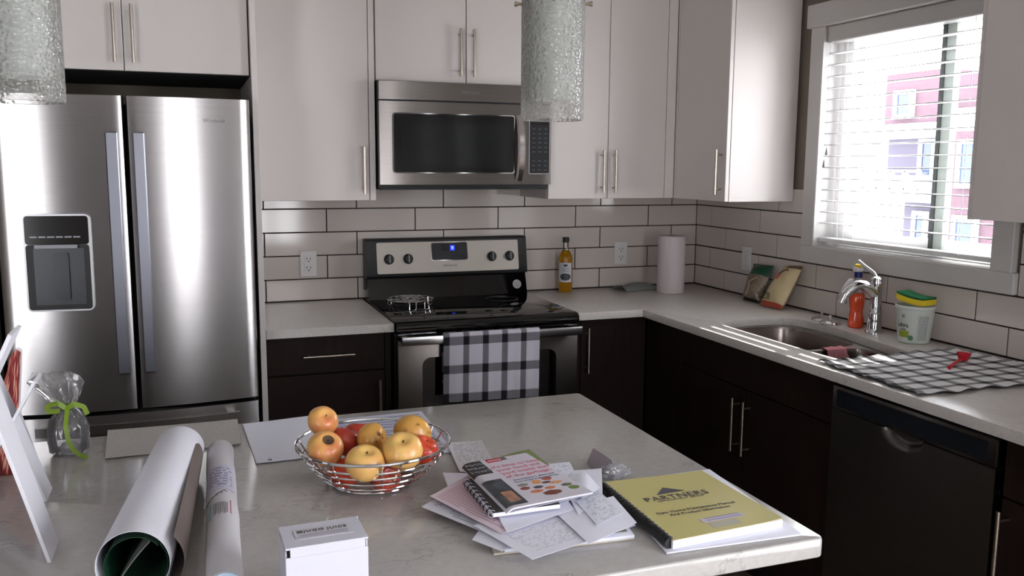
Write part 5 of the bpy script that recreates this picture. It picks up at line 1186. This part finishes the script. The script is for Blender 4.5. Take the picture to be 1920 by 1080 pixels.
for v in bm.verts:
    h_ = v.co.z - gc[2]; q = Vector((v.co.x - gc[0], v.co.y - gc[1], 0)); a = math.atan2(q.y, q.x)
    f_ = 1 + (.10 if h_ < .1 else .28) * math.sin(a * 7 + h_ * 40) * min(1, max(.2, h_ * 9)) + .12 * noise.noise(v.co * 40)
    lean = max(0, h_ - .1) * -.35; v.co.x = gc[0] + q.x * f_ + lean; v.co.y = gc[1] + q.y * f_ * (.75 if h_ > .1 else 1); v.co.z = max(CZ + .0006, v.co.z + .008 * noise.noise(v.co * 50))
fin(bm, 'cellophane', film('cellophane_wrap', (.985, .985, .985, 1), .35, .06, bump=.25, bscale=50, opacity=.12), t, smooth=40)
RB = mat('lime_ribbon', (120, 148, 32), rough=0.45)
kz = gc[2] + .100; kc = Vector((gc[0], gc[1], kz))
def ribbon(pts, wd, nm='ribbon'):
    pts = [Vector(p) for p in pts]
    def f(u, v):
        s_ = v * (len(pts) - 1); i = min(int(s_), len(pts) - 2); q = pts[i].lerp(pts[i + 1], s_ - i); d_ = (pts[i + 1] - pts[i]).normalized(); w_ = d_.cross(Vector((.3, -1, .2))).normalized()
        return q + w_ * (u - .5) * wd
    return fin(sheet(f, 2, 24, .0006), nm, RB, t)
fin(tube([kc + Vector((-.012, 0, 0)), kc, kc + Vector((.012, 0, 0))], [.006, .010, .006], 10), 'knot', RB, t)
ribbon([kc + Vector((0, -.012, 0)), kc + Vector((-.014, -.016, .014)), kc + Vector((-.034, -.014, .010)), kc + Vector((-.036, -.012, -.004)), kc + Vector((-.012, -.012, -.004))], .010, 'bow_loop')
ribbon([kc + Vector((0, -.012, 0)), kc + Vector((.016, -.016, .010)), kc + Vector((.034, -.016, .002)), kc + Vector((.040, -.014, -.016))], .010, 'bow_loop')
ribbon([kc + Vector((.002, -.014, 0)), kc + Vector((.000, -.040, -.03)), kc + Vector((.004, -.046, -.06)), kc + Vector((.012, -.048, -.080)), kc + Vector((.026, -.052, -.093)), kc + Vector((.040, -.058, -.0975))], .009, 'tail')

# --- white crossed-leg display stands with picture card
def stand(lab, y, w_, boards, cat='display stand', name='display_stand'):
    ys = y; t = thing(name, lab, cat, (boards[0][1][0], y, CZ))
    for (a, b2, th, dy) in boards:
        A_, B_ = Vector((a[0], y, a[1])), Vector((b2[0], y, b2[1])); d_ = (B_ - A_).normalized(); n_ = Vector((d_.z, 0, -d_.x)) * th / 2
        bm = prism([((A_ + n_).x, (A_ + n_).z), ((B_ + n_).x, (B_ + n_).z), ((B_ - n_).x, (B_ - n_).z), ((A_ - n_).x, (A_ - n_).z)], y + dy, y + dy + w_, 'y')
        zmin = min(v.co.z for v in bm.verts)
        for v in bm.verts:
            if v.co.z < CZ + .0006: v.co.z = CZ + .0006
        fin(bm, 'leg', WFOAM, t)
    return t
stand('white crossed-board display stand nearest the front at the left edge', -2.54, .085, [((-2.8600, 1.440), (-2.7260, CZ), .0055, 0), ((-2.7560, 1.278), (-2.925, CZ), .0055, -.006 - .0)])
stand('white crossed-board display stand behind the nearest one', -2.26, .070, [((-2.8420, 1.145), (-2.7690, CZ), .0050, 0), ((-2.7740, 1.140), (-2.900, CZ), .0050, .004)])
stand('small grey-shaded stand furthest back beside the wrapped jar', -2.02, .020, [((-2.855, 1.060), (-2.8180, CZ), .0045, 0)])
PIC = mat('red_pattern_print', (150, 48, 42), rough=.5); pb_ = PIC.node_tree.nodes['Principled BSDF']; uv = uvnode(PIC); vr = N(PIC, 'ShaderNodeTexVoronoi'); mpp = N(PIC, 'ShaderNodeMapping'); mpp.inputs['Scale'].default_value = (9, 4.5, 1); L(PIC, uv.outputs[0], mpp.inputs[0]); L(PIC, mpp.outputs[0], vr.inputs['Vector']); vr.inputs['Scale'].default_value = 1.6
L(PIC, ramp(PIC, vr.outputs['Distance'], [(.15, lin((222, 178, 158))), (.35, lin((206, 140, 120))), (.5, lin((140, 34, 34))), (.8, lin((90, 22, 24)))]), pb_.inputs['Base Color'])
t = thing('picture_card', 'red patterned picture card propped between the white stands', 'card', (-2.86, -2.09, CZ))
pcq = [Vector((-2.915, -2.085, CZ + .0015)), Vector((-2.846, -2.085, CZ + .0015)), Vector((-2.818, -2.105, 1.165)), Vector((-2.840, -2.105, 1.130))]
fin(sheet(lambda u, v: quadpt(pcq, u, v) + Vector((0, 0, .02 * math.sin(PI * u) * v)), 12, 16, .003), 'print', PIC, t)
fin(sheet(lambda u, v: quadpt(pcq, u * 1.05, v * 1.01) + Vector((.001, .0045, .02 * math.sin(PI * u) * v)), 12, 16, .003), 'backing', WFOAM, t)

# ================================================================== PENDANT LAMPS
FROST = film('frosted_inner', (.9, .9, .9, 1), .2, .3, opacity=.95, ocol=(246, 250, 248))
SEED = film('seeded_glass', (.99, .99, .985, 1), .34, .12, bump=1.0, bscale=130, opacity=.20, ocol=(242, 242, 238))
def pendant(x, y, zb, lab, rz):
    t = thing('pendant_lamp', lab, 'pendant lamp', (x, y, zb), 0, 'pendant lamps over the island')
    bm = lathe([(.066, 0.0), (.069, .001), (.070, .008), (.070, .30), (.067, .30), (.066, .006), (.066, 0.0)], (x, y, zb), 56)
    fin(bm, 'glass_shade', SEED, t)
    fin(lathe([(.0505, .045), (.052, .045), (.052, .296), (.0505, .296), (.0505, .045)], (x, y, zb), 44), 'frosted_tube', FROST, t)
    fin(lathe([(0, .297), (.060, .297), (.060, .302), (.012, .306), (.012, .36), (0, .36)], (x, y, zb), 36), 'holder', NICKEL, t)
    for k in range(4):
        a = rz + k * PI / 2; d_ = Vector((math.cos(a), math.sin(a), 0)); c_ = Vector((x, y, zb + .252))
        p = tube([c_ + d_ * .050, c_ + d_ * .080], .0035, 10); tube([c_ + d_ * .079, c_ + d_ * .086], .0055, 10, bm=p); fin(p, 'pin', NICKEL, t)
    fin(tube([(x, y, zb + .36), (x, y, 2.60)], .004, 10), 'rod', NICKEL, t)
    fin(lathe([(0, 2.6195 - zb), (.06, 2.6195 - zb), (.06, 2.605 - zb), (.05, 2.598 - zb), (0, 2.596 - zb)], (x, y, zb), 32), 'canopy', NICKEL, t)
pendant(-1.728, -2.154, 1.631, 'cylindrical seeded glass pendant lamp hanging in front of the microwave', R(-22))
pendant(-2.775, -2.150, 1.640, 'cylindrical seeded glass pendant lamp cut by the top left corner, before the fridge', R(40))
